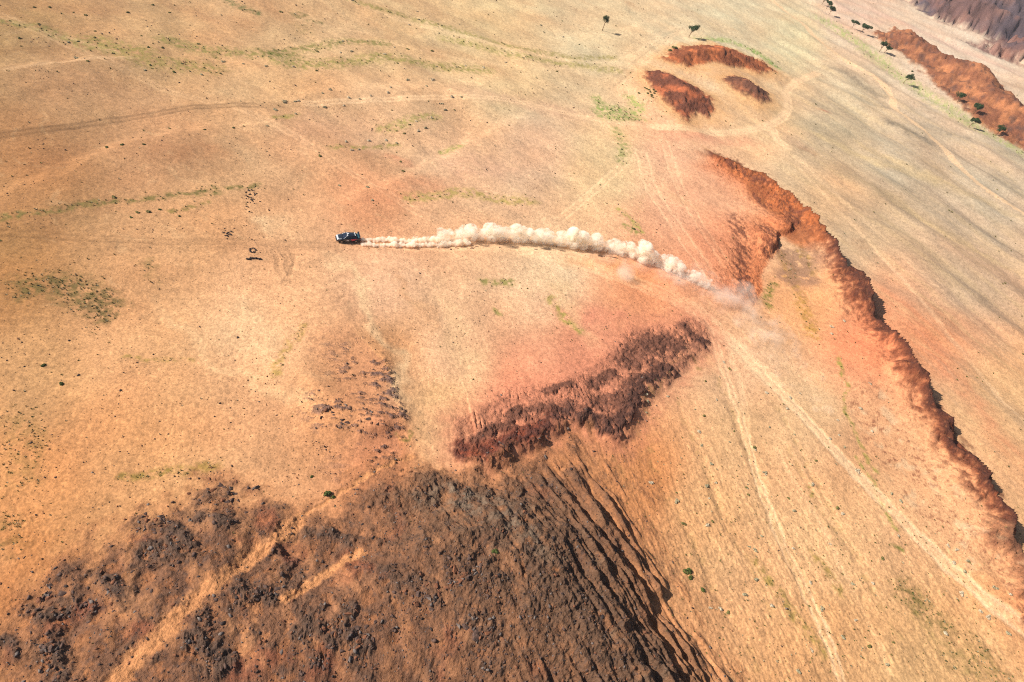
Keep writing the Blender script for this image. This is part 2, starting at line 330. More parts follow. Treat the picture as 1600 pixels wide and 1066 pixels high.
    h += (.02+.08*lr*soil)*fbm(gx, gy, 1., 3, 24.)+.045*lr*soil*ridged(gx3, gy3, 1., 3, 29., .8)*(.3+1.4*ss(-.2, .3, fbm(x, y, 6., 2, 63.)))+.085*fbm(x, y, .8, 3, 25.)*(.5+.9*(1-soil)+.5*lr)
    # wheel ruts and paths
    rut = np.zeros_like(h); tint = np.zeros_like(h); road = np.zeros_like(h)
    tw = fbm(x, y, 3.5, 2, 27.)*.5
    for kind, P, hw, tn in W_TR:
        d, t, s = dline(x+tw, y+tw, P, 8)
        e = ss(0, .04, t)*ss(1, .96, t)
        fade = .55+.9*np.clip(.5+fbm(x, y, 12., 2, 28.), 0, 1)
        if kind == 'ruts':
            g_ = np.exp(-((d-hw*.75)/np.clip(M*1.9, .22, .46))**2)+.35*ss(hw*1.5, hw*.8, d)
            rut += np.exp(-((d-hw*.75)/.3)**2)*.06*e
        else:
            g_ = ss(hw*1.08, hw*.82, d+.12*n1)*(.7+.5*perlin(d/.4, t*6)); rut += ss(hw*1.2, hw*.7, d)*.04*e
        tint += g_*tn*1.5*e*fade; road = np.maximum(road, ss(hw*1.4, hw, d)*e*(abs(tn) > .055))
    path = np.zeros_like(h)
    for P, hw in W_PT:
        d, t, s = dline(x+tw*2.2+n1*1.1, y+tw*1.6, P, 6)
        path = np.maximum(path, ss(hw*1.7, hw*.5, d+.35*np.abs(n1)))
    Z['tint'], Z['road'], Z['path'] = tint, road, path
    h -= rut*soil+path*.12
    return h

SOIL_VIGNETTE = [(0,0,178,140,92),(100,130,194,148,104),(50,260,182,132,86),(0,420,182,130,80),(250,60,206,162,114),(250,230,206,154,110),(300,350,222,169,120),(400,30,206,165,120),(450,130,226,180,130),(480,210,226,175,130),  # soil colours; the darker left and top-left points also paint in a vignette
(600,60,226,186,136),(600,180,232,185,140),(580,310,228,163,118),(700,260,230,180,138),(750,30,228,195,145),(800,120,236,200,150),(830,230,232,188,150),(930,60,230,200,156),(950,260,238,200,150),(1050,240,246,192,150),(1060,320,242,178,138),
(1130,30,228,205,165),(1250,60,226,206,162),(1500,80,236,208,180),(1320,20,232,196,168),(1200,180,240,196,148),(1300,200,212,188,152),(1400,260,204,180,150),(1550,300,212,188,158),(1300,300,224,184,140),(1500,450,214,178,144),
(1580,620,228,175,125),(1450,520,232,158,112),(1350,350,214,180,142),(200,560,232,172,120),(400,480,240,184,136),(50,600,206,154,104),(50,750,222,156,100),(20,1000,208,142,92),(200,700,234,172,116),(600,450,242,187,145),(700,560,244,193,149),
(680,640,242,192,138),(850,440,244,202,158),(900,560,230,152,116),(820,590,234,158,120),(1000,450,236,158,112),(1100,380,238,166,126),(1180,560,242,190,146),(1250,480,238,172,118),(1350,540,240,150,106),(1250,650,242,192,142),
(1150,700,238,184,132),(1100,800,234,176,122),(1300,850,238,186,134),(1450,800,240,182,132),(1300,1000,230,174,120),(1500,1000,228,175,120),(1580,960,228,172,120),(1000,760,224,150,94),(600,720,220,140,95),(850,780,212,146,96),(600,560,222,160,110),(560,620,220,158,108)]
_sp = np.array([[*G(a, b)] for a, b, *_ in SOIL_VIGNETTE]); _sc = np.array([lin(c[2:]) for c in SOIL_VIGNETTE])*KALB
def polar(x, y): return np.degrees(np.arctan2(x, y)), np.degrees(np.arctan2(CAM_H, np.hypot(x, y)))

GREEN = [ # outlines or lines, reach in metres, strength, colour
 ('p', [(10,440),(60,432),(130,430),(160,445),(200,480),(180,500),(150,512),(110,485),(70,462),(20,470)], .8, (100,95,50)),
 ('p', [(210,412),(245,412),(245,450),(225,432)], .5, (120,110,60)),
 ('p', [(0,640),(60,650),(80,700),(50,760),(0,780)], .35, (130,115,60)), ('p', [(0,800),(35,815),(40,840),(0,870)], .7, (85,90,45)),
 ('p', [(925,165),(960,158),(990,168),(1012,185),(970,188),(935,182)], .85, (150,170,85)),
 ('l', [(935,150),(945,165)], 3., (150,165,85)), ('l', [(985,150),(1000,170)], 3., (165,178,95)),
 ('l', [(965,200),(975,230),(970,250)], 2.5, (170,165,100)),
 ('p', [(1395,912),(1420,905),(1450,930),(1492,975),(1480,988),(1440,965),(1410,940)], .75, (110,105,48)),
 ('p', [(1520,990),(1560,1020),(1580,1066),(1530,1066),(1500,1020)], .45, (130,120,60)), ('p', [(1440,960),(1500,1010),(1530,1066),(1480,1040)], .35, (140,130,70)),
 ('l', [(1092,60),(1140,63),(1180,78),(1212,100)], 4., (165,180,105)), ('l', [(1180,80),(1215,105)], 3., (160,182,95)),
 ('l', [(1062,530),(1072,552),(1090,575)], .8, (120,120,50)), ('l', [(1060,560),(1040,590),(1010,625)], .9, (150,140,65)), ('l', [(1010,610),(1015,650)], .8, (120,125,60)),
 ('l', [(760,442),(800,444)], 1.6, (150,145,75)), ('l', [(860,470),(885,505),(905,520)], 1.6, (175,160,80)), ('l', [(770,485),(775,490)], 1., (150,140,75)),
 ('l', [(1290,30),(1340,66),(1400,112),(1450,148),(1500,182),(1560,218),(1620,250)], 9., (188,190,120)),
 ('l', [(1306,560),(1320,598),(1318,640),(1345,690),(1365,730)], .7, (165,155,75)), ('l', [(1340,715),(1370,770),(1400,820)], .6, (175,165,85)),
 ('l', [(-20,346),(80,336),(150,326),(250,316),(320,302),(400,295)], 1.3, (125,115,60)), ('p', [(308,300),(330,293),(345,300),(330,308)], .8, (105,105,50)),
 ('l', [(1206,440),(1198,480)], 1.6, (140,130,60)), ('l', [(1250,390),(1270,430)], 1.6, (165,130,60)), ('l', [(1225,400),(1270,520)], 2.2, (200,150,75)),
 ('l', [(0,30),(60,40),(140,72),(230,80)], 3., (150,135,75)), ('l', [(150,60),(230,95),(330,105)], 5., (165,145,82)), ('l', [(260,60),(330,80),(420,84)], 4., (150,138,75)),
 ('l', [(430,80),(480,75),(530,66),(600,70)], 3., (135,130,65)), ('l', [(440,98),(520,100),(600,92),(680,104),(760,110)], 4., (160,148,80)), ('l', [(430,85),(465,88)], 3., (125,122,60)),
 ('l', [(545,5),(620,22),(700,42),(800,72),(900,90),(960,88)], 2.6, (165,150,85)), ('l', [(700,60),(800,86),(880,98),(960,108)], 3.5, (180,165,98)), ('l', [(355,0),(385,16),(400,22)], 2.2, (105,110,62)),
 ('l', [(458,24),(468,30),(480,28),(466,22)], .9, (135,120,70)), ('l', [(482,36),(500,38)], 1.2, (130,120,72)), ('p', [(460,38),(480,40),(492,54),(468,52)], .4, (150,130,80)),
 ('l', [(520,232),(560,228),(620,222)], 1.4, (165,150,80)), ('l', [(600,200),(650,186),(680,180)], 2.4, (180,165,95)), ('l', [(690,235),(720,225)], 1.4, (170,165,90)),
 ('l', [(640,310),(720,300),(830,318)], 2.4, (190,165,95)), ('l', [(975,355),(990,362)], 1.4, (150,150,75)), ('l', [(965,330),(985,345),(1000,362)], 1.2, (185,175,90)),
 ('l', [(430,185),(460,178)], 1.2, (160,145,75)), ('l', [(265,338),(320,320)], .9, (150,130,70)), ('l', [(1190,880),(1240,960),(1290,1010)], 1.3, (165,140,72)), ('l', [(1270,860),(1310,920)], 1., (170,140,75)),
 ('l', [(1265,765),(1275,780)], .6, (165,150,60)), ('l', [(1395,850),(1408,858)], .5, (110,120,45)), ('l', [(1010,300),(960,420)], .1, (200,170,110)),
 ('l', [(190,750),(290,735),(335,725)], 1.1, (160,135,65)), ('l', [(300,565),(200,560)], .6, (185,150,85)), ('l', [(620,690),(635,700),(640,690)], .5, (120,120,50)), ('l', [(470,520),(430,590)], 1., (190,155,85)),
]
GREYP = [([(1340,285),(1420,330),(1500,380),(1600,430)], 3.0, (232,196,138), .6), ([(1250,200),(1330,240),(1480,290)], 3.2, (236,202,144), .6), ([(1350,230),(1480,290),(1600,345)], 3., (234,200,144), .6), ([(1292,102),(1330,118),(1375,148)], 3.2, (132,118,100), .8), ([(1330,122),(1375,150),(1395,152)], 3.0, (150,134,112), .7), ([(1338,148),(1375,165),(1400,172)], 3.2, (155,140,120), .6), ([(1385,188),(1420,208),(1462,230)], 3.6, (112,104,92), .85), ([(1440,192),(1480,210),(1515,222)], 4.6, (158,144,124), .6),
 ([(1245,185),(1290,210),(1340,215)], 8., (175,158,128), .55), ([(1260,150),(1320,180)], 8., (190,172,140), .5), ([(1240,235),(1330,280),(1420,330),(1560,400)], 5., (176,152,122), .6), ([(1290,300),(1380,360),(1470,430),(1600,520)], 5.5, (180,150,118), .55),
 ([(1400,290),(1500,345),(1620,400)], 6., (172,150,122), .55), ([(1380,255),(1470,290),(1600,370)], 4., (170,152,124), .5), ([(1560,235),(1640,280)], 6., (158,146,118), .5), ([(1540,265),(1640,330)], 4., (162,146,120), .5),
 ([(1500,300),(1640,360)], 4., (166,146,122), .5), ([(1225,215),(1260,238)], 5., (190,150,120), .6), ([(1560,440),(1640,480)], 4.5, (176,146,118), .5), ([(1470,400),(1640,520)], 3.5, (178,150,118), .45),
 ([(1330,150),(1345,158)], .1, (180,90,70), .6), ([(1284,174),(1300,180)], 2.2, (185,100,75), .8), ([(1410,480),(1470,560),(1540,660),(1600,740)], 3.4, (226,140,100), .55), ([(1380,440),(1440,520)], 3., (224,150,110), .5),
 ([(1345,10),(1440,50),(1600,120)], 9., (238,182,160), .45), ([(1290,5),(1380,35)], 7., (236,188,166), .5), ([(1550,125),(1640,150)], 8., (198,160,130), .7)]
PINK = [([(1050,112),(1110,122),(1180,118),(1215,118)], 9., (240,176,120), .65), ([(1100,150),(1140,165),(1200,175)], 9., (240,184,128), .6), ([(1020,150),(1060,185),(1110,196)], 6., (240,186,134), .6), ([(560,320),(620,300),(660,290),(700,285)], 4., (222,148,106), .6), ([(700,265),(760,260),(800,270)], 7., (222,170,140), .5), ([(450,190),(520,200),(600,215)], 8., (216,165,130), .45), ([(880,400),(960,420),(1010,440)], 2.6, (236,160,100), .6),
 ([(850,480),(930,500),(980,490)], 3.5, (232,148,116), .7), ([(1000,230),(1100,260),(1150,300)], 7., (246,176,138), .5), ([(1030,210),(1110,215),(1190,225)], 4., (240,160,124), .6), ([(1120,430),(1140,470)], 5., (216,140,116), .7), ([(230,235),(300,250),(360,235)], 6., (184,128,88), .6),
 ([(60,225),(120,235),(200,225)], 7., (176,124,84), .5), ([(100,120),(200,150),(260,140)], 9., (196,150,110), .5), ([(0,78),(50,72),(100,80)], 4., (150,110,70), .6), ([(520,620),(560,640)], 5., (206,140,96), .5), ([(600,240),(640,250)], 3., (226,150,112), .5),
 ([(700,140),(850,170),(920,175)], 5., (226,176,142), .5), ([(860,440),(900,500),(930,540)], 2., (246,205,150), .5), ([(700,480),(720,560),(740,600)], 3., (246,200,148), .5), ([(520,400),(560,460),(600,530),(628,600),(640,660)], 1.3, (250,208,158), .8), ([(430,560),(400,520),(360,470)], 1.2, (250,204,154), .7), ([(250,480),(330,560),(430,620),(480,640)], 1.3, (248,200,148), .6), ([(600,420),(650,480),(668,520)], 1., (222,160,110), .4),
 ([(1200,560),(1260,600),(1300,640)], 3., (236,196,150), .6), ([(1140,530),(1190,560)], 3., (230,185,150), .5), ([(1040,300),(1080,320)], 4., (250,200,150), .6), ([(415,338),(436,366)], 2.0, (250,204,154), .9), ([(414,365),(420,367)], .7, (170,120,80), .7), ([(520,80),(560,30)], 7., (220,175,132), .4)]
for_w = lambda L_: [(PL(smooth(q, 2) if len(q) > 2 else q), wd, alb(*c), st) for q, wd, c, st in L_]
W_GREY, W_PINK = for_w(GREYP), for_w(PINK)

def colour(x, y, h, Z):
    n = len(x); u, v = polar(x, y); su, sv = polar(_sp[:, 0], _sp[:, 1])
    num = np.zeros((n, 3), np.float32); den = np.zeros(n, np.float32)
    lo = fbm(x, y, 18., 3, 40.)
    for i in range(len(SOIL_VIGNETTE)):
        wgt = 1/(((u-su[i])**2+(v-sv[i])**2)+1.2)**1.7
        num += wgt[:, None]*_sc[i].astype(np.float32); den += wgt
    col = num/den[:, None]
    n1 = Z['fine']; M = Z['M']
    def mix(c, a):
        nonlocal col
        col = col*(1-a[:, None])+np.asarray(c, np.float32)*a[:, None]
    col *= (1+.16*lo+.11*fbm(x, y, 5., 3, 41.)+.10*n1)[:, None]; brn = ss(.02, .3, fbm(*strat(x, y, -15., 34., 13.), 1., 4, 57.))*ss(110, 150, y)*ss(0, -60, x); mix(alb(174,126,88), brn*.32)
    pk = fbm(x, y, 24., 3, 43.); col *= np.stack([1+.05*pk, 1-.09*pk, 1-.16*pk], 1)
    jx = x+fbm(x, y, 9., 3, 44.)*5; jy = y+fbm(x, y, 9., 3, 45.)*5
    for P, wd, c, st in W_GREY+W_PINK:
        d, t, s = dline(jx, jy, P, wd*2.4+2)
        e = np.clip(np.sin(np.pi*np.clip(t, 0, 1))*2.2, 0, 1)*.55+.45
        mix(c, np.exp(-(d/wd)**2)*st*e*(.8+.5*fbm(x, y, 3., 3, 46.)))
    # right plain: grain of thin pale and grey bands
    d, t, s = Z['right']
    pl = ss(60, 90, y)*ss(0, 12, (x-62)+(y-200)*.24)*ss(520, 330, y)
    bx, by = strat(x+lo*3, y, -50., 46., 3.6)
    bn = fbm(bx, by, 1., 4, 47.)
    mix(alb(176,150,122), pl*ss(.0, .4, bn)*.30); mix(alb(232,196,142), pl*ss(.0, .4, -bn)*.25)
    # fine streaks in the lower right fan
    gx, gy = strat(x+n1*.4, y, -66., 9., .8)
    fan = ss(105, 85, y)*ss(0, 25, x)
    st_ = fbm(gx, gy, 1., 3, 48.)
    st2 = fbm(*strat(x+n1*.3, y, -66., 2.2, .45), 1., 3, 49., .7); col *= (1+fan*(.26*st_+.30*st2))[:, None]; gn = fbm(x, y, .55, 3, 53., .8); col *= (1+.24*gn)[:, None]
    mix(alb(172,118,76), fan*ss(.22, .5, st2)*.5)
    # gullies: grey green traces
    for P in GULL_W:
        dd, t, s = dline(Z['X']*.5+x*.5, Z['Y']*.5+y*.5, P, 8)
        mix(alb(170,140,84), np.exp(-(dd/.7)**2)*.35*ss(-.1, .3, n1))
    # pebbly darker stretches of the plains
    peb = ss(.05, .3, fbm(x, y, 14., 3, 50.))*ss(120, 150, y)*ss(60, 30, x)
    spk = ss(.32, .5, fbm(x, y, .75, 2, 51.))
    mix(alb(150,105,78), peb*spk*.5)
    dr = ridged(*strat(jx, jy, -20., 22., 12.), 1., 4, 54.); pm_ = ss(100, 130, y)+ss(20, -10, x)*ss(60, 75, y); pm_ = np.clip(pm_, 0, 1)*Z['soil']
    mix(alb(246,206,154), pm_*ss(.72, .9, dr)*.16); mix(alb(196,142,100), pm_*ss(-.0, -.5, dr)*.28)
    # green growth
    tuft = fbm(x, y, 1.5, 3, 52., .65)
    for kk, q, wd, c in GREEN:
        P = PL(q)
        if kk == 'p':
            dd = dpoly(jx*.3+x*.7, jy*.3+y*.7, P, 12); a = ss(1.6, -2.0, dd+2.2*n1)*wd*.85
        else:
            dd, t, s = dline(jx*.35+x*.65, jy*.35+y*.65, P, wd*2.2+1); a = ss(wd*1.25, wd*.2, dd+wd*.6*n1)*.78
        mix(alb(*c), np.clip(a*ss(-.35, .25, tuft)*1.1, 0, .9))
    # bare lighter road dust
    tint = Z['tint']; col *= (1+np.clip(tint*1.2, -.35, .3))[:, None]
    mix(alb(248,206,160), np.clip(tint*2.4, 0, .85))
    P = PL([(730,730),(790,712),(840,692),(880,672),(940,678),(985,668),(1030,720),(1060,800),(1110,900),(1180,1066),(1000,1100),(900,850)]); a = ss(4, -9, dpoly(jx, jy, P, 30))*Z['soil']
    mix(alb(206,142,94), a*.55); mix(alb(136,96,70), a*ss(.0, .35, st2+.6*Z['clump'])*.75)
    # ---- rock
    clump, blk, ribs, rib2, outc = Z['clump'], Z['blk'], Z['ribs'], Z['rib2'], Z['outc']
    DK, RB, OR, PKR, GY, MB = alb(86,60,50), alb(150,80,52), alb(215,112,62), alb(196,118,92), alb(120,104,98), alb(118,74,50)
    # right ridge: glowing orange skirts, brown crest
    d, t, s = Z['right']; e = ss(0, .05, t)
    low = ss(.55, .75, t)
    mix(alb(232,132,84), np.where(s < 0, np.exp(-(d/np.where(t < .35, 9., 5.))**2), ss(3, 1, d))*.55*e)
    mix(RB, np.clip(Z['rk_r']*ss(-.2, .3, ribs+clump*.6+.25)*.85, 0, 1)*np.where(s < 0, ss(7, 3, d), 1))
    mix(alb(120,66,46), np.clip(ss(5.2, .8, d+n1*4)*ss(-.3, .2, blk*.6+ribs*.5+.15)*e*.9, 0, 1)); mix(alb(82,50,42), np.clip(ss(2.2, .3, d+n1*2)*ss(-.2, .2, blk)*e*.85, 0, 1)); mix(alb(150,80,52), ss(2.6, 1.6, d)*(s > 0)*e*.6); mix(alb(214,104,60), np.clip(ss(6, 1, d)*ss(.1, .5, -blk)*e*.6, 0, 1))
    mix(alb(160,140,80), ss(3.2, 2.2, d)*(s > 0)*ss(1.8, 2.2, d)*.4*ss(-.1, .2, n1))
    # inner ridge
    d, t, s = Z['inner']; e = ss(0, .08, t)*ss(1, .92, t)
    mix(alb(236,128,72), np.where(s < 0, np.exp(-(d/11.)**2), ss(2.4, 1, d))*.7*e)
    P = PL([(1120,235),(1190,270),(1240,312),(1268,330),(1292,372),(1270,392),(1232,372),(1225,340),(1180,300)], 1.5); a = ss(2, -2, dpoly(jx*.4+x*.6, jy*.4+y*.6, P, 12)); mix(alb(206,116,64), a*.75); mix(alb(140,84,54), a*ss(-.1, .25, clump+.4*ribs)*.6)
    sk = fbm(*strat(x, y, -60., 5., 1.), 1., 4, 39., .65); mix(alb(176,92,58), Z['rk_i']*ss(-.1, .25, sk+.4*clump)*.75); mix(alb(112,68,54), Z['pi']*ss(-.05, .25, sk+.4*blk)*e*.75)
    stp = fbm(*strat(x, y, -60., 1.6, .6), 1., 4, 61., .75); zz = np.clip(np.where(s < 0, np.exp(-(d/13.)**2), ss(3, 1, d))*e*1.2, 0, 1); mix(alb(132,74,50), zz*ss(.10, .34, stp+.25*sk)*.75); mix(alb(246,160,104), zz*ss(.15, .4, -stp)*.35)
    dR, tR, sR = Z['right']; zz = np.where(sR < 0, ss(9, 2, dR), 0)*ss(.02, .08, tR); mix(alb(112,64,46), zz*ss(.12, .34, stp+.2*blk)*.7); mix(alb(240,150,98), zz*ss(.2, .4, -stp)*.35)
    # sparse mottling between the two right hand ridges
    P = PL([(1225,395),(1270,400),(1275,440),(1240,450),(1215,430)]); a = ss(3, -2, dpoly(jx, jy, P, 12)); mix(alb(150,112,92), a*ss(-.05, .25, blk+.2*n1)*.7)
    P = PL([(1330,600),(1375,610),(1440,690),(1500,780),(1560,860),(1600,930),(1540,900),(1480,850),(1420,800),(1370,720),(1330,650)]); a = ss(3, -4, dpoly(jx, jy, P, 20))
    mix(alb(230,172,126), a*.5); mix(alb(150,90,66), a*ss(.10, .30, fbm(x, y, 1.3, 5, 60., .7)+.35*clump)*.75); mix(alb(238,208,166), a*ss(.1, .4, fbm(x, y, 4., 4, 61.))*.45)
    # mid ridge
    a = Z['rk_m']; mix(alb(228,144,110), ss(6, -1, Z['mid']+n1*2)*.6)
    mix(alb(196,124,98), a*ss(-.3, .3, ribs+.2)*.6); mix(alb(152,98,76), a*ss(.0, .4, ribs*.6+clump*.9+blk*.4)*.8); mix(alb(112,74,60), a*Z['pm']*ss(-.2, .2, blk+.1)*.75)
    dd, t, s = Z['midl']; mix(alb(150,76,54), a*ss(4, 1.5, dd)*ss(.32, .22, t)*.85); mix(alb(84,58,52), a*ss(.1, .4, blk)*ss(3.2, 1.0, dd)*.7)
    # spurs
    mix(alb(204,140,104), ss(14, 3, Z['spur'][0])*(Z['spur'][2] < 0)*ss(.2, .6, Z['spur'][1])*.55); mix(alb(124,98,92), Z['rk_s']*ss(.0, .3, blk)*.85)
    # foreground hill
    a = Z['rk_h']; near = Z['nearr']; mix(alb(212,142,92), ss(3, -2, Z['hill']+2*n1)*.5)
    mix(alb(184,122,82), a*.85); mix(alb(146,96,66), a*ss(-.35, .2, clump)*.75); mix(alb(128,90,66), a*ss(-.2, .3, lo+.4*n1)*np.clip(near*2+.25, 0, 1)*.6)
    mix(alb(110,84,70), a*(1-near)*ss(.05, .35, blk+.3*fbm(x, y, 2.2, 3, 65.))*.6)
    dry = ss(.0, .35, fbm(x, y, 11., 3, 62.)+.15)
    mix(alb(150,106,76), a*np.clip(near*1.3, 0, 1)*.7)
    mix(alb(106,82,66), a*near*ss(-.1, .35, rib2+.4*n1)*.8); mix(alb(150,124,100), a*near*ss(.25, .5, fbm(x, y, 2.4, 3, 60.))*.35)
    mix(alb(98,78,66), a*(1-near)*outc*ss(-.2, .25, blk)*.85)
    mix(alb(176,96,66), a*(1-near)*ss(.2, .45, fbm(x, y, 7., 3, 63.))*.4)
    mix(alb(208,138,90), near*ss(2, -2, Z['hill'])*ss(.0, .3, -rib2)*.75)
    mix(alb(92,74,66), a*ss(.25, .42, fbm(x, y, 1.1, 3, 64.))*.6)
    P = PL([(690,740),(760,745),(800,800),(840,860),(780,850),(720,800),(670,770)], 4.); mix(alb(150,132,112), ss(3, -3, dpoly(jx, jy, P, 12))*.55*ss(-.2, .2, n1))
    mix(alb(222,154,102), Z['path']*.95)
    # mounds
    for k, c1, c2 in (('m1', (216,116,66), (140,80,54)), ('m2', (192,98,62), (110,68,54)), ('m3', (176,104,72), (104,70,58))):
        q = Z[k]; mix(alb(238,176,112), ss(9, 0, q+2*n1)*.6); aa = ss(1.8, -1.3, q+2*n1)
        mix(alb(*c1), aa*.9); mix(alb(*c2), aa*ss(-.2, .15, fbm(x, y, 7., 4, 38.)+.25*blk)*.85); mix(alb(196,150,84), aa*ss(.25, .5, -ribs-.2*clump)*.5)
    q = Z['fr']; aa = ss(1.2, -2.5, q+2*n1); rf = ridged(x, y, 14., 5, 21.)
    mix(alb(204,130,84), aa*.95); mix(alb(136,84,62), aa*ss(-.25, .25, fbm(x, y, 12., 5, 66., .65)+.25*rf)*.85); mix(alb(96,72,66), aa*ss(.05, .3, fbm(x, y, 6., 5, 67., .7))*.75)
    q = Z['mt']; aa = ss(12, -4, q+8*n1+10*lo); rm = ridged(x, y, 55., 6, 22.)
    mix(alb(158,112,98), aa*.95); mix(alb(112,84,82), aa*ss(-.2, .4, fbm(x, y, 40., 4, 68.)+.3*rm)*.85); mix(alb(84,80,92), aa*ss(.0, .35, fbm(x, y, 50., 4, 69.)+.2)*.8); mix(alb(166,108,84), aa*ss(.15, .4, fbm(x, y, 30., 4, 70.))*.5)
    # footprints trodden in the sand at the left
    P = PL([(0,800),(60,790),(80,830),(40,930),(0,960)]); a = ss(2, -2, dpoly(jx, jy, P, 12)); Z['trod'] = a
    mix(alb(214,134,74), a*.4)
    return np.clip(col, .01, .9)

def land(x, y):
    x = np.asarray(x, np.float64).ravel(); y = np.asarray(y, np.float64).ravel()
    Z = zones(x, y); h = height(x, y, Z)
    P = PL([(0,800),(60,790),(80,830),(40,930),(0,960)]); a = ss(2, -2, dpoly(x, y, P, 12))
    cell = ridged(x, y, .8, 2, 71.); h += a*.10*cell
    return h, Z
def zat(x, y): return float(land([x], [y])[0][0])
def sites(pix):
    """survey pixels -> points on the finished ground"""
    pix = np.array(pix, float); z = np.zeros(len(pix))
    d = FW[None]+((pix[:, 0]-800)/FPX)[:, None]*CX[None]-((pix[:, 1]-533)/FPX)[:, None]*CU[None]
    for _ in range(6):
        t = (z-CAM_H)/d[:, 2]; x = d[:, 0]*t; y = d[:, 1]*t; z = .5*z+.5*land(x, y)[0] if _ < 4 else land(x, y)[0]
    return np.stack([x, y, z], 1)

# ------------------------------------------------------------------ materials
def mat(name, col=(.5, .5, .5), rough=.8, metal=0., spec=.3):
    m_ = bpy.data.materials.new(name); m_.use_nodes = True; b = m_.node_tree.nodes['Principled BSDF']
    b.inputs['Base Color'].default_value = (*col, 1); b.inputs['Roughness'].default_value = rough; b.inputs['Metallic'].default_value = metal
    b.inputs['Specular IOR Level'].default_value = spec
    return m_
def noisy(name, c1, c2, scale, rough=.85, spec=.2, bump=0., tr=False):
    m_ = mat(name, c1, rough, 0, spec); N = m_.node_tree.nodes; Lk = m_.node_tree.links; b = N['Principled BSDF']
    tc = N.new('ShaderNodeTexCoord'); nz = N.new('ShaderNodeTexNoise'); nz.inputs['Scale'].default_value = scale; nz.inputs['Detail'].default_value = 5
    cr = N.new('ShaderNodeValToRGB'); cr.color_ramp.elements[0].position = .35; cr.color_ramp.elements[1].position = .65
    cr.color_ramp.elements[0].color = (*c1, 1); cr.color_ramp.elements[1].color = (*c2, 1)
    Lk.new(tc.outputs['Object'], nz.inputs['Vector']); Lk.new(nz.outputs['Fac'], cr.inputs['Fac']); Lk.new(cr.outputs['Color'], b.inputs['Base Color'])
    if bump:
        bp = N.new('ShaderNodeBump'); bp.inputs['Strength'].default_value = bump; bp.inputs['Distance'].default_value = .05
        Lk.new(nz.outputs['Fac'], bp.inputs['Height']); Lk.new(bp.outputs['Normal'], b.inputs['Normal'])
    return m_
def ground_mat():
    m_ = mat('desert_ground', (.4, .3, .2), .95, 0, .15); N = m_.node_tree.nodes; K = m_.node_tree.links; b = N['Principled BSDF']
    at = N.new('ShaderNodeAttribute'); at.attribute_name = 'soil_vignette_colour'
    ar = N.new('ShaderNodeAttribute'); ar.attribute_name = 'rockiness'
    ge = N.new('ShaderNodeNewGeometry')
    def noise(s, det, rg=.6):
        n_ = N.new('ShaderNodeTexNoise'); n_.inputs['Scale'].default_value = s; n_.inputs['Detail'].default_value = det; n_.inputs['Roughness'].default_value = rg
        K.new(ge.outputs['Position'], n_.inputs['Vector']); return n_
    def mr(src, a, b_, c, d):
        q = N.new('ShaderNodeMapRange'); q.inputs['From Min'].default_value = a; q.inputs['From Max'].default_value = b_; q.inputs['To Min'].default_value = c; q.inputs['To Max'].default_value = d
        K.new(src, q.inputs['Value']); return q.outputs[0]
    def mth(op, a, b_):
        q = N.new('ShaderNodeMath'); q.operation = op
        for i, v_ in enumerate((a, b_)):
            if isinstance(v_, (int, float)): q.inputs[i].default_value = v_
            else: K.new(v_, q.inputs[i])
        return q.outputs[0]
    g1 = noise(3.2, 4, .7); g2 = noise(.9, 6, .65); g3 = noise(7., 2, .5)
    f = mth('ADD', mr(g1.outputs['Fac'], .3, .7, -.31, .31), mr(g2.outputs['Fac'], .3, .7, -.20, .20))
    f = mth('ADD', f, 1.0)
    # pebbles: darker grains scattered over the soil, denser on rock
    vo = N.new('ShaderNodeTexVoronoi'); vo.inputs['Scale'].default_value = 1.5; K.new(ge.outputs['Position'], vo.inputs['Vector'])
    peb = mr(vo.outputs['Distance'], .10, .20, 1., 0.)
    vo2 = N.new('ShaderNodeTexWhiteNoise'); K.new(vo.outputs['Position'], vo2.inputs['Vector'])
    gate = mth('GREATER_THAN', vo2.outputs['Value'], .72)
    peb = mth('MULTIPLY', peb, gate); peb = mth('MULTIPLY', peb, .62)
    f2 = mth('SUBTRACT', 1.0, peb)
    f = mth('MULTIPLY', f, f2)
    vm = N.new('ShaderNodeVectorMath'); vm.operation = 'SCALE'; K.new(at.outputs['Color'], vm.inputs[0]); K.new(f, vm.inputs['Scale'])
    K.new(vm.outputs[0], b.inputs['Base Color'])
    hgt = mth('ADD', mth('MULTIPLY', g2.outputs['Fac'], .55), mth('MULTIPLY', g1.outputs['Fac'], .35))
    hgt = mth('ADD', hgt, mth('MULTIPLY', peb, .25))
    amp = mth('ADD', mth('MULTIPLY', ar.outputs['Fac'], .85), .28)
    hgt = mth('MULTIPLY', hgt, amp)
    bp = N.new('ShaderNodeBump'); bp.inputs['Strength'].default_value = 1.; bp.inputs['Distance'].default_value = .62
    K.new(hgt, bp.inputs['Height']); K.new(bp.outputs['Normal'], b.inputs['Normal'])
    return m_
GM = ground_mat()

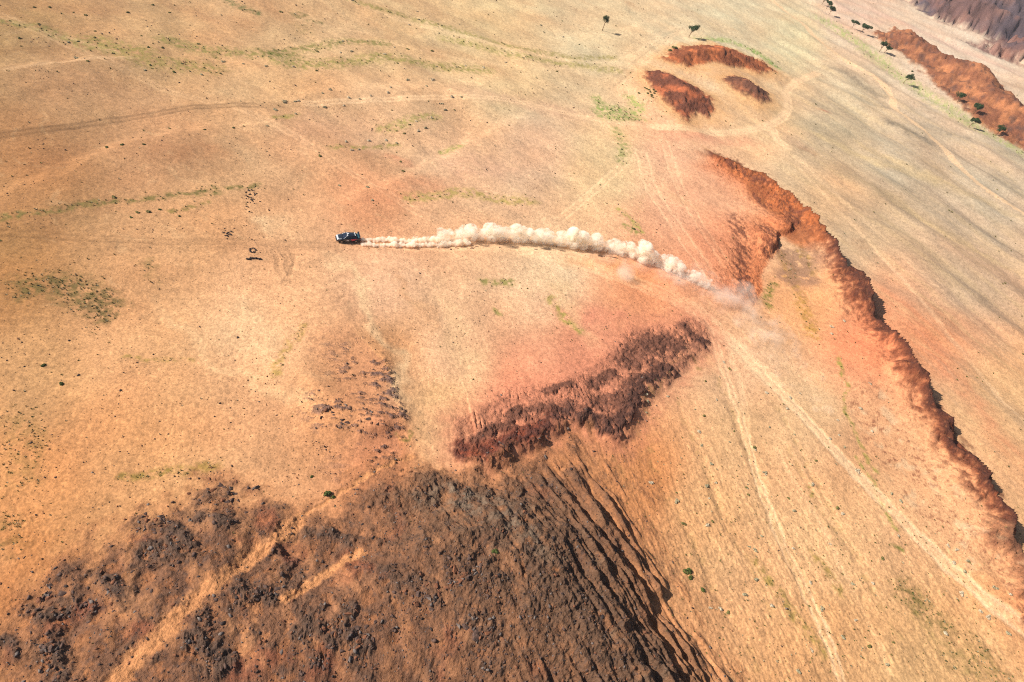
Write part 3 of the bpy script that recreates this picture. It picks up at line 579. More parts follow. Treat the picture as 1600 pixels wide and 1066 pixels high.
# ------------------------------------------------------------------ the land sheet
NA, ND = 1700, 1000
az = np.radians(np.linspace(-76, 78, NA))
dep = np.radians(np.concatenate([np.linspace(82, 68, 60, endpoint=False), np.linspace(68, 2.2, ND-80), np.linspace(2.1, .9, 20)]))
rr = CAM_H/np.tan(dep)
AZ, RR = np.meshgrid(az, rr); gx = (RR*np.sin(AZ)).ravel(); gy = (RR*np.cos(AZ)).ravel()
gz, Z = land(gx, gy); gc = colour(gx, gy, gz, Z)
rocky = np.clip(1-Z['soil']+Z['rk_s'], 0, 1).astype(np.float32)
ND = len(rr)
ii = np.arange(ND*NA).reshape(ND, NA)
quads = np.stack([ii[:-1, :-1], ii[:-1, 1:], ii[1:, 1:], ii[1:, :-1]], -1).reshape(-1, 4)
def fz(a): return a[quads].mean(1)
zone = np.zeros(len(quads), np.int8)                     # 0 ground
zone[fz(Z['road']) > .5] = 1
for k, q in (('rk_r', 2), ('rk_i', 2), ('rk_m', 3), ('rk_h', 4)): zone[fz(Z[k]) > .5] = q
for k in ('m1', 'm2', 'm3'): zone[fz(Z[k]) < 0] = 5
zone[fz(Z['fr']) < 0] = 6; zone[fz(Z['mt']) < 0] = 7
verts = np.stack([gx, gy, gz], 1).astype(np.float32)
def sheet(name, fsel):
    q = quads[fsel]; uv, inv = np.unique(q, return_inverse=True); q = inv.reshape(-1, 4).astype(np.int32)[:, ::-1]
    me = bpy.data.meshes.new(name); n = len(uv); f_ = len(q)
    me.vertices.add(n); me.vertices.foreach_set('co', verts[uv].ravel())
    me.loops.add(f_*4); me.loops.foreach_set('vertex_index', np.ascontiguousarray(q).ravel())
    me.polygons.add(f_); me.polygons.foreach_set('loop_start', np.arange(0, f_*4, 4, dtype=np.int32))
    me.polygons.foreach_set('use_smooth', np.ones(f_, bool))
    at = me.attributes.new('soil_vignette_colour', 'FLOAT_COLOR', 'POINT'); at.data.foreach_set('color', np.concatenate([gc[uv], np.ones((n, 1))], 1).astype(np.float32).ravel())
    at = me.attributes.new('rockiness', 'FLOAT', 'POINT'); at.data.foreach_set('value', rocky[uv])
    me.update(calc_edges=True); me.materials.append(GM)
    o = bpy.data.objects.new(name, me); C.objects.link(o); o['kind'] = 'structure'
    return o
for zi, nm in enumerate(('ground', 'dirt_track', 'rocky_ridge', 'rock_outcrop', 'hill', 'rocky_mound', 'far_ridge', 'mountain')):
    if (zone == zi).any(): sheet(nm, zone == zi)
#@@OBJECTS
# ------------------------------------------------------------------ object helpers
def mk(name, V, F, mats, parent=None, smooth_=True, mi=None):
    me = bpy.data.meshes.new(name); me.from_pydata([tuple(map(float, v)) for v in V], [], [tuple(int(i) for i in f) for f in F]); me.update()
    for m_ in (mats if isinstance(mats, (list, tuple)) else [mats]): me.materials.append(m_)
    if smooth_: me.polygons.foreach_set('use_smooth', [True]*len(me.polygons))
    if mi is not None: me.polygons.foreach_set('material_index', mi)
    o = bpy.data.objects.new(name, me); C.objects.link(o)
    if parent: o.parent = parent
    return o
def tag(o, label=None, cat=None, group=None, kind=None):
    if label: o['label'] = label
    if cat: o['category'] = cat
    if group: o['group'] = group
    if kind: o['kind'] = kind
    return o
def empty(name, loc, rz=0.):
    o = bpy.data.objects.new(name, None); C.objects.link(o); o.location = loc; o.rotation_euler = (0, 0, rz); o.empty_display_size = .3; return o
def ico(sub=1):
    bm = bmesh.new(); bmesh.ops.create_icosphere(bm, subdivisions=sub, radius=1); V = np.array([v.co[:] for v in bm.verts]); F = np.array([[v.index for v in f.verts] for f in bm.faces]); bm.free(); return V, F
def rock_shape(rng, sub=2):
    V, F = ico(sub); V = V.copy()
    for _ in range(11):                                   # chop flat facets off a ball
        n = rng.normal(size=3); n /= np.linalg.norm(n); d = rng.uniform(.30, .62); q = V@n; k = q > d; V[k] -= np.outer(q[k]-d, n)
    V *= np.array([1.35, rng.uniform(.7, 1.1), rng.uniform(.6, 1.1)]); V += rng.normal(size=V.shape)*.02
    return V, F
def bulk(name, protos, pos, scale, rotz, mats, mi, kind=None, squash=None):
    """many small things nobody could count, merged in one sheet of geometry"""
    vs, fs, ms, off = [], [], [], 0
    pid = RNG.integers(0, len(protos), len(pos))
    for k, (V, F) in enumerate(protos):
        s_ = np.where(pid == k)[0]
        if not len(s_): continue
        c, s = np.cos(rotz[s_]), np.sin(rotz[s_])
        X = (V[None, :, 0]*c[:, None]-V[None, :, 1]*s[:, None])*scale[s_, None]; Y = (V[None, :, 0]*s[:, None]+V[None, :, 1]*c[:, None])*scale[s_, None]; Zz = np.broadcast_to(V[None, :, 2], X.shape)*scale[s_, None]
        W = np.stack([X+pos[s_, 0, None], Y+pos[s_, 1, None], Zz+pos[s_, 2, None]], -1).reshape(-1, 3)
        FF = (F[None]+(np.arange(len(s_))*len(V))[:, None, None]).reshape(-1, F.shape[1])+off
        vs.append(W); fs.append(FF); ms.append(np.repeat(mi[s_], len(F))); off += len(W)
    W = np.concatenate(vs); FF = np.concatenate(fs); M_ = np.concatenate(ms); n = len(FF); kk = FF.shape[1]
    me = bpy.data.meshes.new(name); me.vertices.add(len(W)); me.vertices.foreach_set('co', W.astype(np.float32).ravel())
    me.loops.add(n*kk); me.loops.foreach_set('vertex_index', FF.astype(np.int32).ravel()); me.polygons.add(n); me.polygons.foreach_set('loop_start', np.arange(0, n*kk, kk, dtype=np.int32))
    for m_ in mats: me.materials.append(m_)
    me.polygons.foreach_set('material_index', M_.astype(np.int32)); me.update(calc_edges=True)
    o = bpy.data.objects.new(name, me); C.objects.link(o); o['kind'] = kind; return o
A = lambda *c: tuple(float(v) for v in alb(*c))
M_ROCK = [noisy('dark_rock', A(80,62,56), A(120,92,80), 3., bump=.5), noisy('brown_rock', A(120,78,58), A(154,100,70), 3., bump=.5), noisy('grey_rock', A(104,92,88), A(144,128,118), 3., bump=.5), noisy('black_rock', A(52,44,44), A(84,68,62), 3.)]
M_DRY = noisy('dry_straw', (.40,.34,.22), (.24,.21,.12), 6.); M_GRN = noisy('green_leaf', A(72,86,40), A(112,120,58), 4.); M_OLV = noisy('olive_leaf', A(120,116,66), A(160,148,88), 4.)
M_PALE = noisy('pale_twig', (.60,.50,.36), (.36,.29,.19), 6.); M_ACA = noisy('acacia_leaf', A(44,72,42), A(74,98,52), 2.5); M_BARK = noisy('acacia_bark', A(120,92,68), A(160,124,92), 5.)

# ------------------------------------------------------------------ loose stones and grass (stuff)
def scatter(n, region, keep):
    """random survey points inside the view, thinned by a density rule on the ground"""
    px = RNG.uniform(region[0], region[2], n); py = RNG.uniform(region[1], region[3], n)
    P = sites(np.stack([px, py], 1)); h, Zz = land(P[:, 0], P[:, 1]); k = keep(P[:, 0], P[:, 1], Zz) > RNG.uniform(0, 1, n)
    return P[k], {a: (b[k] if isinstance(b, np.ndarray) else b) for a, b in Zz.items()}
protos = [rock_shape(np.random.default_rng(i), 1) for i in range(8)]
P1, Z1 = scatter(34000, (-60, 560, 1250, 1120), lambda x, y, Zz: Zz['rk_h']*(.25+.35*Zz['outc']+.35*Zz['nearr'])*(1-Zz['path'])+Zz['rk_m']*.12+Zz['rk_s']*.9+.02+.5*ss(4, -4, Zz['hill'])*ss(.1, .4, Zz['clump']))
sc = np.exp(RNG.normal(-2.25, .5, len(P1)))*(1+.5*Z1['outc']*Z1['rk_h']); sc = np.minimum(sc, .42)
mi = RNG.choice([0, 1, 2, 3], len(P1), p=[.5, .25, .15, .1]); P1[:, 2] -= sc*.05
bulk('loose_stones', protos, P1, sc, RNG.uniform(0, 6.3, len(P1)), M_ROCK, mi, 'stuff')
def peb_keep(x, y, Zz):
    a = ss(.02, .3, fbm(x, y, 14., 3, 50.)); return (.035+.6*a*a*ss(60, 20, x)*ss(-.2, .2, fbm(x, y, 3., 2, 55.)))*Zz['soil']
P2, Z2 = scatter(30000, (-60, -20, 1100, 900), peb_keep)
sc = np.exp(RNG.normal(-2.3, .42, len(P2)))*np.clip(mpp(P2[:, 0], P2[:, 1])/.14, .8, 2.0); sc = np.minimum(sc, .42)
P2[:, 2] += sc*.2
bulk('scattered_pebbles', protos, P2, sc, RNG.uniform(0, 6.3, len(P2)), M_ROCK, RNG.choice([0, 1, 2, 3], len(P2), p=[.3, .25, .1, .35]), 'stuff')
def blades(rng, n, h, spread, wdt):
    V, F = [], []
    for i in range(n):
        a = rng.uniform(0, 6.28); t = rng.uniform(.1, 1)*spread; hh = h*rng.uniform(.6, 1)*(1.05-.5*t/spread); b = np.array([math.cos(a)*t*.35, math.sin(a)*t*.35, -.05]); e = np.array([math.cos(a)*t, math.sin(a)*t, hh]); c = np.array([-math.sin(a), math.cos(a), 0])*wdt
        V += [b-c, b+c, e+c*.5, e-c*.5]; F.append([4*i, 4*i+1, 4*i+2, 4*i+3])
    return np.array(V), np.array(F)
tprot = [blades(np.random.default_rng(50+i), 12, .7, .8, .12) for i in range(6)]
def gkeep(x, y, Zz):
    a = np.full(x.shape, .015)
    for kk, q, wd, c in GREEN:
        P = PL(q)
        if kk == 'p': a = np.maximum(a, ss(1.5, -2., dpoly(x, y, P, 12)+2*Zz['fine'])*(wd+.2))
        else: a = np.maximum(a, ss(wd*1.3, 0, dline(x, y, P, wd*2.2+1)[0])*.45)
    a = np.maximum(a, .10*ss(100, 80, y)*ss(10, 40, x))
    return a*Zz['soil']
P3, Z3 = scatter(60000, (-60, -10, 1660, 1110), gkeep)
sc = RNG.uniform(.16, .42, len(P3))*np.clip(mpp(P3[:, 0], P3[:, 1])/.14, .7, 2.2)
bulk('low_grass', tprot, P3, sc, RNG.uniform(0, 6.3, len(P3)), [M_OLV, M_GRN, M_DRY], RNG.choice([0, 1, 2], len(P3), p=[.5, .25, .25]), 'stuff')

# ------------------------------------------------------------------ boulders that show one by one
def place(o, pt, s=1., rz=None, sink=0.):
    o.location = (pt[0], pt[1], pt[2]-sink); o.scale = (s, s, s); o.rotation_euler = (0, 0, random.uniform(0, 6.28) if rz is None else rz)
bsrc = []
for i in range(6):
    V, F = rock_shape(np.random.default_rng(100+i), 2); V = V*.5; mx = i % 4 if i % 4 != 3 else 0
    o = mk('boulder', V, F, M_ROCK[mx], smooth_=False); bsrc.append([o, False])
ssn = []
def stone(pt, s, label, group):
    if not ssn:
        for i in range(3): ssn.append([mk('stone', rock_shape(np.random.default_rng(130+i), 2)[0]*.5, rock_shape(np.random.default_rng(130+i), 2)[1], M_ROCK[3], smooth_=False), False])
    e = random.choice(ssn); o = e[0] if not e[1] else e[0].copy()
    if e[1]: C.objects.link(o)
    e[1] = True; place(o, pt, s, sink=-.1*s); tag(o, label, 'stone', group); return o
def boulder(pt, s, label, group, cat='boulder', which=None):
    k = random.randrange(6) if which is None else which
    src = bsrc[k]
    if not src[1]: o = src[0]; src[1] = True
    else: o = src[0].copy(); C.objects.link(o)
    place(o, pt, s, sink=.02*s); tag(o, label, cat, group); return o
BZ = [((555, 985), (45, 34), 34, 'rough grey boulder in the boulder field on orange sand at the dark hill bottom', 'boulders on the orange sand of the dark hill', (.5, 1.1)),
      ((720, 905), (34, 22), 16, 'dark angular boulder in the block pile high on the dark hill', 'boulders of the block pile on the dark hill', (.6, 1.3)),
      ((660, 935), (28, 26), 14, 'brown grey boulder on the bare brown slope left of the block pile', 'boulders left of the block pile', (.5, 1.1)),
      ((745, 985), (28, 30), 14, 'dark boulder low on the dark hill just above the bottom edge', 'boulders low on the dark hill', (.6, 1.2)),
      ((255, 825), (50, 30), 24, 'black boulder on the round brown knoll left of the sandy path', 'boulders on the brown knoll', (.5, 1.1)),
      ((350, 775), (58, 26), 24, 'dark boulder along the curved outcrop at the top of the brown slope', 'boulders of the curved outcrop', (.5, 1.)),
      ((75, 935), (40, 26), 16, 'dark boulder on the sandy slope at the far left bottom', 'boulders on the left sandy slope', (.5, 1.2)),
      ((70, 1010), (30, 22), 12, 'brown black boulder in the bottom left corner outcrop', 'boulders in the corner outcrop', (.5, 1.1)),
      ((400, 925), (36, 20), 12, 'reddish dark boulder right beside the sandy path', 'boulders beside the sandy path', (.5, 1.)),
      ((550, 650), (46, 34), 26, 'small grey boulder on the low rocky spur in the middle of the plain', 'boulders on the low rocky spur', (.4, .9)),
      ((820, 690), (70, 22), 18, 'dark block fallen at the foot of the middle rocky ridge', 'blocks at the foot of the middle ridge', (.4, .9))]
for (cx_, cy_), (rx, ry), n, lb, gp, (s0, s1) in BZ:
    pp = np.stack([cx_+RNG.normal(0, .5, n)*rx, cy_+RNG.normal(0, .5, n)*ry], 1)
    for q in sites(pp): boulder(q, min(random.uniform(s0, s1), random.uniform(s0, s1))*1.15, lb, gp)
# laid stones left of the car
ring = [(395+4.2*math.cos(a), 391.5+3.4*math.sin(a)) for a in np.linspace(0, 6.28, 11)[:-1]]
for q in sites(ring): stone(q, .44, 'dark stone set in a small ring on the sand left of the car', 'stones of the small ring')
for q in sites([(387,405.5),(389.5,405),(392,404),(395,403.5),(398,403.6),(401,404),(404,404.6),(407,405)]): stone(q, .58, 'dark stone in the short straight row below the stone ring', 'stones of the short row')
pp = np.stack([393+RNG.normal(0, 7, 44), 308+RNG.normal(0, 10, 44)], 1)
for q in sites(pp): stone(q, random.uniform(.28, .5), 'dark stone in the loose heap beyond the stone ring', 'stones of the loose heap')
pp = np.stack([355+RNG.normal(0, 6, 18), 363+RNG.normal(0, 4.5, 18)], 1)
for q in sites(pp): stone(q, random.uniform(.28, .5), 'dark stone in the small heap left of the stone ring', 'stones of the small heap')

# ------------------------------------------------------------------ shrubs
def shrub_mesh(seed, n, h, spread, wdt):
    rng = np.random.default_rng(seed); V, F = [], []
    lob = [(rng.normal()*spread*.3, rng.normal()*spread*.3, rng.uniform(.55, .8)*spread) for _ in range(4)]
    for i in range(n):
        lx, ly, lr = lob[rng.integers(0, 4)]; d = rng.normal(size=3); d[2] = abs(d[2])*1.1; d /= np.linalg.norm(d); q = np.array([lx, ly, 0])+d*lr*rng.uniform(.75, 1.)*np.array([1, 1, h/spread])
        nn = d+rng.normal(size=3)*.35; nn /= np.linalg.norm(nn); u = np.cross(nn, rng.normal(size=3)); u /= np.linalg.norm(u)+1e-9; v = np.cross(nn, u); a = wdt*rng.uniform(.7, 1.5); o = len(V)
        V += [q-u*a-v*a*.6, q+u*a-v*a*.6, q+u*a+v*a*.6, q-u*a+v*a*.6]; F.append([o, o+1, o+2, o+3])
    return np.array(V), np.array(F)
ssrc = {}
for key, m_ in (('pale', M_PALE), ('dry', M_DRY), ('olive', M_OLV), ('green', M_GRN)):
    ssrc[key] = []
    for i in range(3):
        V, F = shrub_mesh(i*7+len(key), 230, .62, .62, .075); ssrc[key].append([V*.85, F, m_, None])
def shrub(pt, s, key, name, label, group, cat):
    e = random.choice(ssrc[key])
    if e[3] is None: o = mk(name, e[0], e[1], e[2], smooth_=False); e[3] = o
    else: o = e[3].copy(); o.name = name; C.objects.link(o)
    o.location = pt; f_ = random.uniform(.8, 1.2); o.scale = (s*f_, s/f_, s*random.uniform(.8, 1.1)); o.rotation_euler = (0, 0, random.uniform(0, 6.28)); tag(o, label, cat, group); return o
FAN = [(1180,703),(1194,738),(1105,759),(1108,779),(1119,754),(1057,770),(1056,784),(1068,819),(1106,821),(1113,815),(1168,763),(1169,773),(1232,779),(1241,798),(1269,758),(1316,803),(1308,794),(1190,838),(1170,854),(1180,861),(1239,857),(1297,850),(1182,906),(1164,929),(1206,947),(1266,910),(1364,912),(1332,913),(1264,947),(1283,952),(1337,969),(1318,997),(1358,1010),(1396,1004),(1269,1017),(1248,1050),(1386,1039),(1379,873),(1126,952),(1110,950),(1138,957),
 (1102,596),(1131,566),(1140,577),(1120,625),(1086,640),(1100,650),(1092,674),(1147,674),(1097,696),(1140,691),(1179,700),(1196,741),(1111,725),(1202,667),(1241,679),(1197,614),(1270,757),(1166,762),(1119,755),(1105,761),(1017,755),(1044,620),(1012,614),(1012,627),(1010,645),(1275,720)]
FANR = [(1339,735),(1393,772),(1407,783),(1404,838),(1481,852),(1495,859),(1512,877),(1490,880),(1507,894),(1556,920),(1579,929),(1575,990),(1309,657),(1311,680),(1297,686),(1319,699),(1340,736),(1360,600),(1345,639),(1362,674),(1300,522),(1319,502),(1299,511),(1250,615),(1235,622)]
FANT = [(1502,927),(1532,955),(1544,964),(1477,989),(1230,639)]
LEFT = [(78,12),(115,20),(134,24),(16,33),(61,38),(149,49),(148,59),(166,72),(232,74),(254,75),(221,56),(137,96),(120,92),(122,65),(107,66),(177,84),(227,110),(272,113),(235,102),(285,100),(297,112),(315,117),(350,97),(380,100),(310,69),(239,8),(30,60),(54,12),(200,20),(265,20)]
LEFT2 = [(225,226),(191,227),(167,231),(265,201),(365,200),(320,203),(280,338),(215,332),(232,331),(250,328),(205,340),(178,308)]
MIDA = [(415,104),(459,105),(495,111),(496,81),(532,82),(550,81),(535,65),(616,74),(601,85),(621,99),(637,77),(675,80),(682,104),(727,103),(756,106),(439,19),(551,1),(652,18),(686,52),(639,39),(654,31),(690,40),(845,40),(880,58),(905,70),(870,112),(838,122),(790,98),(960,110),(985,114)]
MIDB = [(504,146),(516,141),(444,160),(461,159),(467,158),(431,172),(507,168),(537,165),(545,153),(562,155),(579,150),(606,145),(610,137),(676,125),(636,125),(667,135),(706,152),(721,152),(690,162)]
MIDC = [(696,172),(710,172),(674,184),(651,190),(640,195),(632,209),(620,205),(654,205),(665,200),(541,222),(576,220),(603,219),(620,224),(550,235),(561,234),(500,244),(626,253),(418,197),(462,178),(530,290),(575,293),(582,313),(630,268)]
for nm, L_, lb, gp, ks, s0, s1, ct in (
  ('dry_shrub', FAN, 'pale dry tuft on the tan slope between the dark hill and the long wheel track', 'dry tufts on the tan slope', ('pale', 'dry', 'olive'), .42, .75, 'dry tuft'),
  ('dry_shrub', FANR, 'bleached tuft between the long wheel track and the long red ridge', 'tufts under the red ridge', ('pale', 'pale', 'dry'), .45, .8, 'dry tuft'),
  ('dry_shrub', FANT, 'bleached tuft growing right beside the long wheel track', 'tufts along the wheel track', ('pale',), .5, .8, 'dry tuft'),
  ('dry_shrub', LEFT, 'low grey green shrub in the dry wash at the far left top', 'shrubs in the left wash', ('dry', 'olive', 'green'), .6, .95, 'shrub'),
  ('dry_shrub', LEFT2, 'low olive shrub on the dark left plain below the curved wheel track', 'shrubs below the curved track', ('olive', 'green'), .5, .85, 'shrub'),
  ('dry_shrub', MIDA, 'small grey shrub in the grassy wash at the top of the plain', 'shrubs in the upper wash', ('pale', 'dry', 'olive'), .65, 1.1, 'shrub'),
  ('dry_shrub', MIDB, 'round pale shrub close to the curved wheel track across the plain', 'shrubs by the curved track', ('pale', 'dry'), .7, 1.15, 'shrub'),
  ('dry_shrub', MIDC, 'pale shrub on the open plain between the curved wheel track and the dust trail', 'shrubs on the open plain', ('pale', 'dry', 'olive'), .6, .95, 'shrub')):
    for q in sites(L_): shrub(q, random.uniform(s0, s1), random.choice(ks), nm, lb, gp, ct)
for px, s, lb in (((512, 772), 1.15, 'round green bush casting a long shadow at the upper end of the sandy path'), ((520, 778), .7, 'small green bush at the foot of the round bush by the sandy path'), ((1074, 893), 1.25, 'bright green bush on the edge of the dark hill'),
                  ((1079, 903), .75, 'small green bush touching the bright green bush by the dark hill'), ((1098, 922), .8, 'dark green bush just below the bright green bush'), ((773, 862), .9, 'lone green bush among the black rocks of the dark hill'),
                  ((68, 571), .7, 'dark green bush alone on the left plain'), ((96, 600), .75, 'dark green bush below the lone bush on the left plain'), ((990, 358), .9, 'green bush just beyond the dust cloud'),
                  ((1425, 112), 1.6, 'dark low bush at the foot of the far red ridge'), ((1328, 99), 1., 'tiny dark bush where the pale tracks meet on the right plain'), ((487, 745), .5, 'small flat green bush above the sandy path')):
    q = sites([px])[0]; shrub(q, s, 'green', 'green_bush', lb, None, 'bush')
for i, px in enumerate([(1047,79),(1052,77),(1056,75.5)]): shrub(sites([px])[0], 1.7, 'green', 'dark_bush', ('left', 'middle', 'right')[i]+' one of three dark bushes beside the largest red mound', 'dark bushes beside the largest mound', 'bush')
for q in sites([(1008,138),(1011,139.5),(1014,141),(1016,144),(1012,146),(1018,149),(1021,140.5),(1024,143),(1019,152),(998,146),(1022,146)]): shrub(q, 1.0, 'green', 'dark_bush', 'tiny dark bush on the sand at the left foot of the dark mound', 'dark bushes at the foot of the mound', 'bush')

# ------------------------------------------------------------------ acacia trees
def tube(P, Rr, n=6):
    V, F = [], []; P = np.array(P, float)
    for i, q in enumerate(P):
        t = P[min(i+1, len(P)-1)]-P[max(i-1, 0)]; t /= np.linalg.norm(t)+1e-9; a = np.cross(t, [.3, .9, .1]); a /= np.linalg.norm(a)+1e-9; b = np.cross(t, a)
        for k in range(n): V.append(q+Rr[i]*(math.cos(6.283*k/n)*a+math.sin(6.283*k/n)*b))
    for i in range(len(P)-1):
        for k in range(n): F.append([i*n+k, i*n+(k+1) % n, (i+1)*n+(k+1) % n, (i+1)*n+k])
    return V, F
def acacia(pt, H_, Wd, seed, label, lean=(0, 0), group='acacia trees on the plains', flat=.32, low=.5):
    rng = np.random.default_rng(seed); root = empty('acacia_tree', pt); tag(root, label, 'tree', group)
    V, F = [], []
    def add(P, R_):
        a, b = tube(P, R_); o = len(V); V.extend(a); F.extend([[i+o for i in f] for f in b])
    L = np.array([lean[0], lean[1], 0.]); fork = np.array([L[0]*.4, L[1]*.4, H_*low*.7])
    add([[0, 0, -.3], [L[0]*.1, L[1]*.1, H_*.2], fork], [.16*H_/5, .13*H_/5, .11*H_/5])
    cl = []
    nb = rng.integers(5, 8)
    for k in range(nb):
        a = 6.283*k/nb+rng.uniform(-.4, .4); rr_ = Wd*.5*rng.uniform(.35, .72); e = np.array([L[0]+math.cos(a)*rr_, L[1]+math.sin(a)*rr_, H_*rng.uniform(.72, .92)])
        mid = fork*.5+e*.5+np.array([0, 0, -.08*H_]); add([fork, mid, e], [.08*H_/5, .05*H_/5, .02]); cl.append(e)
        for _ in range(2):
            cl.append(e+np.array([rng.normal()*Wd*.16, rng.normal()*Wd*.16, rng.normal()*H_*.05]))
    cl.append(np.array([L[0], L[1], H_*.9]))
    mk('trunk', V, F, M_BARK, root)
    LV, LF = [], []
    for c in cl:
        rad = Wd*rng.uniform(.15, .24)
        for _ in range(190):
            d = rng.normal(size=3); d /= np.linalg.norm(d); q = c+d*rad*rng.uniform(.3, 1)**.6*np.array([1, 1, flat*1.7]); s_ = rng.uniform(.05, .13)*Wd/4
            u = rng.normal(size=3); u /= np.linalg.norm(u); v = np.cross(u, rng.normal(size=3)); v /= np.linalg.norm(v)+1e-9; o = len(LV)
            LV += [q-u*s_-v*s_*.6, q+u*s_-v*s_*.6, q+u*s_+v*s_*.6, q-u*s_+v*s_*.6]; LF.append([o, o+1, o+2, o+3])
    mk('crown', LV, LF, M_ACA, root, smooth_=False)
    return root
TREES = [((941,48), 5.6, 2.9, (.3, 0), 'small upright tree with a round crown alone at the top middle of the plain', .75, .8), ((1076,58.5), 5.4, 4.2, (.9, -.2), 'leaning round tree just beyond the largest red mound', .6, .6),
 ((1284,7.5), 4.6, 4.0, (.3, 0), 'topmost of the three trees at the top edge', .35, .5), ((1291,14), 4.6, 4.4, (.2, 0), 'middle one of the three trees at the top edge', .35, .5), ((1295,23), 4.8, 4.2, (.4, 0), 'lowest of the three trees at the top edge', .5, .5),
 ((1331,44), 4.4, 4.6, (.5, 0), 'left one of the two flat topped trees before the far red ridge', .3, .55), ((1344.5,51.5), 4.8, 5.2, (.8, 0), 'right one of the two flat topped trees before the far red ridge', .38, .5),
 ((1374,81), 5.2, 4.0, (.2, .3), 'left half of the split pair of trees at the corner of the far red ridge', .5, .5), ((1381,83), 4.0, 3.6, (1., -.3), 'lower right half of the split tree pair at the corner of the far red ridge', .4, .5),
 ((1411,130.5), 4.8, 3.6, (1.3, -.2), 'small leaning tree alone on the pale green plain left of the far red ridge', .4, .6), ((1495,160.5), 4.4, 3.8, (.2, 0), 'dense tree at the foot of the far red ridge above its neighbours', .7, .35),
 ((1520,178), 4.6, 4.2, (.3, 0), 'dense dark tree right against the rocks of the far red ridge', .7, .35), ((1513,199), 4.8, 4.8, (1.1, -.2), 'wide tree with a slanting crown on the open ground below the far red ridge', .4, .5),
 ((1555,212), 4.4, 3.6, (.9, .2), 'two tiered small tree nearest the right edge below the far red ridge', .6, .6)]
for i, (px, H_, Wd, ln, lb, fl, lw) in enumerate(TREES):
    acacia(tuple(sites([px])[0]), H_, Wd, 300+i, lb, ln, flat=fl, low=lw)

# ------------------------------------------------------------------ rally car
def paint(name, c, rough=.3, coat=.5):
    m_ = mat(name, c, rough, 0, .5); b = m_.node_tree.nodes['Principled BSDF']; b.inputs['Coat Weight'].default_value = coat; return m_
K_NAVY = paint('dark_paint', (.012, .018, .030)); K_WHITE = paint('white_paint', (.52, .53, .55)); K_RED = paint('red_paint', (.50, .015, .05)); K_GLASS = paint('tinted_glass', (.008, .014, .03), .08, 0)
K_TYRE = noisy('tyre_rubber', (.02, .02, .02), (.06, .05, .04), 8., .9); K_RIM = mat('wheel_metal', (.45, .45, .46), .4, .8); K_LAMP = mat('lamp_lens', (.8, .8, .75), .15, 0, .6); K_TAIL = mat('red_lens', (.4, .01, .01), .2); K_TEAL = paint('teal_paint', (.02, .16, .2))
c0 = sites([(543.5, 375.5)])[0]; ga, gb = np.array(G(561, 375.3)), np.array(G(526, 375.8)); hd = math.atan2(gb[1]-ga[1], gb[0]-ga[0])
zs = land([c0[0]+dx for dx in (-1.5, 0, 1.5)]*3, [c0[1]+dy for dy in (-1.5, 0, 1.5) for _ in range(3)])[0]
car = empty('rally_car', (c0[0], c0[1], float(zs.mean())), hd); car.scale = (1.07,)*3; tag(car, 'dark rally car with white bonnet and red rear flank racing ahead of its dust trail', 'car')
def zhood(x): return np.interp(x, [-2.2, -2.05, -1.5, -1.0, .75, 1.2, 1.9, 2.12, 2.24], [.62, .98, 1.04, .98, .98, .96, .84, .72, .50])
def wid(x): return np.interp(x, [-2.24, -2.0, -1.3, 0, 1.3, 1.95, 2.24], [.76, .88, .96, .90, .96, .86, .66])
def loft(xs, ring):
    V, F = [], []; n = None
    for x in xs:
        r_ = ring(x); n = len(r_); V += [(x, a, b) for a, b in r_]
    for i in range(len(xs)-1):
        for k in range(n): F.append([i*n+k, (i+1)*n+k, (i+1)*n+(k+1) % n, i*n+(k+1) % n])
    F.append(list(range(n))); F.append([(len(xs)-1)*n+k for k in range(n)][::-1])
    return V, F
def bring(x):
    w_, z = wid(x), zhood(x); z0 = .26+.10*max(0, abs(x)-1.9)*3
    for wx_ in (-1.36, 1.34):                                   # wheel arches rise over the wheels
        d = abs(x-wx_)
        if d < .42: z0 = max(z0, .30+.36*math.sqrt(max(0, 1-(d/.42)**2)))
    zm = max(z0+.06, .52); zz = max(z, zm+.04)
    h = [(w_*.93, z0), (w_, zm), (w_*.99, zm*.4+zz*.6), (w_*.93, zz-.03), (w_*.80, zz), (w_*.35, zz+.025)]
    return h+[(-a, b) for a, b in h[::-1]]
xs = np.unique(np.concatenate([np.linspace(-2.24, 2.24, 34), [-2.05, -1.78, -1.36, -.94, .92, 1.34, 1.76, 2.12]]))
V, F = loft(xs, bring); mk('body', V, F, K_NAVY, car, True)
def slab(name, pts, th, m_, parent):
    """plate standing th off a closed corner loop"""
    P = np.array(pts, float); n = np.cross(P[1]-P[0], P[2]-P[0]); n /= np.linalg.norm(n); V = list(P)+list(P+n*th); k = len(P)
    F = [list(range(k))[::-1], list(range(k, 2*k))]+[[i, (i+1) % k, k+(i+1) % k, k+i] for i in range(k)]
    return mk(name, V, F, m_, parent, False)
def patch(name, xs_, ys, zf, th, m_, parent):
    V, F = [], []; nx, ny = len(xs_), len(ys)
    for x in xs_:
        for y in ys: V.append((x, y*wid(x), zf(x, y)+th))
    for i in range(nx-1):
        for j in range(ny-1): F.append([i*ny+j, (i+1)*ny+j, (i+1)*ny+j+1, i*ny+j+1])
    o = mk(name, V, F, m_, parent); md = o.modifiers.new('thickness', 'SOLIDIFY'); md.thickness = .012; md.offset = 0; return o
hz = lambda x, y: zhood(x)-(.03 if abs(y) > .78 else 0)+.02*(1-abs(y))
patch('bonnet', np.linspace(.98, 1.86, 7), np.linspace(-.70, .70, 7), hz, .014, K_NAVY, car); patch('nose_panel', np.linspace(1.86, 2.14, 5), np.linspace(-.84, .84, 9), hz, .016, K_WHITE, car)
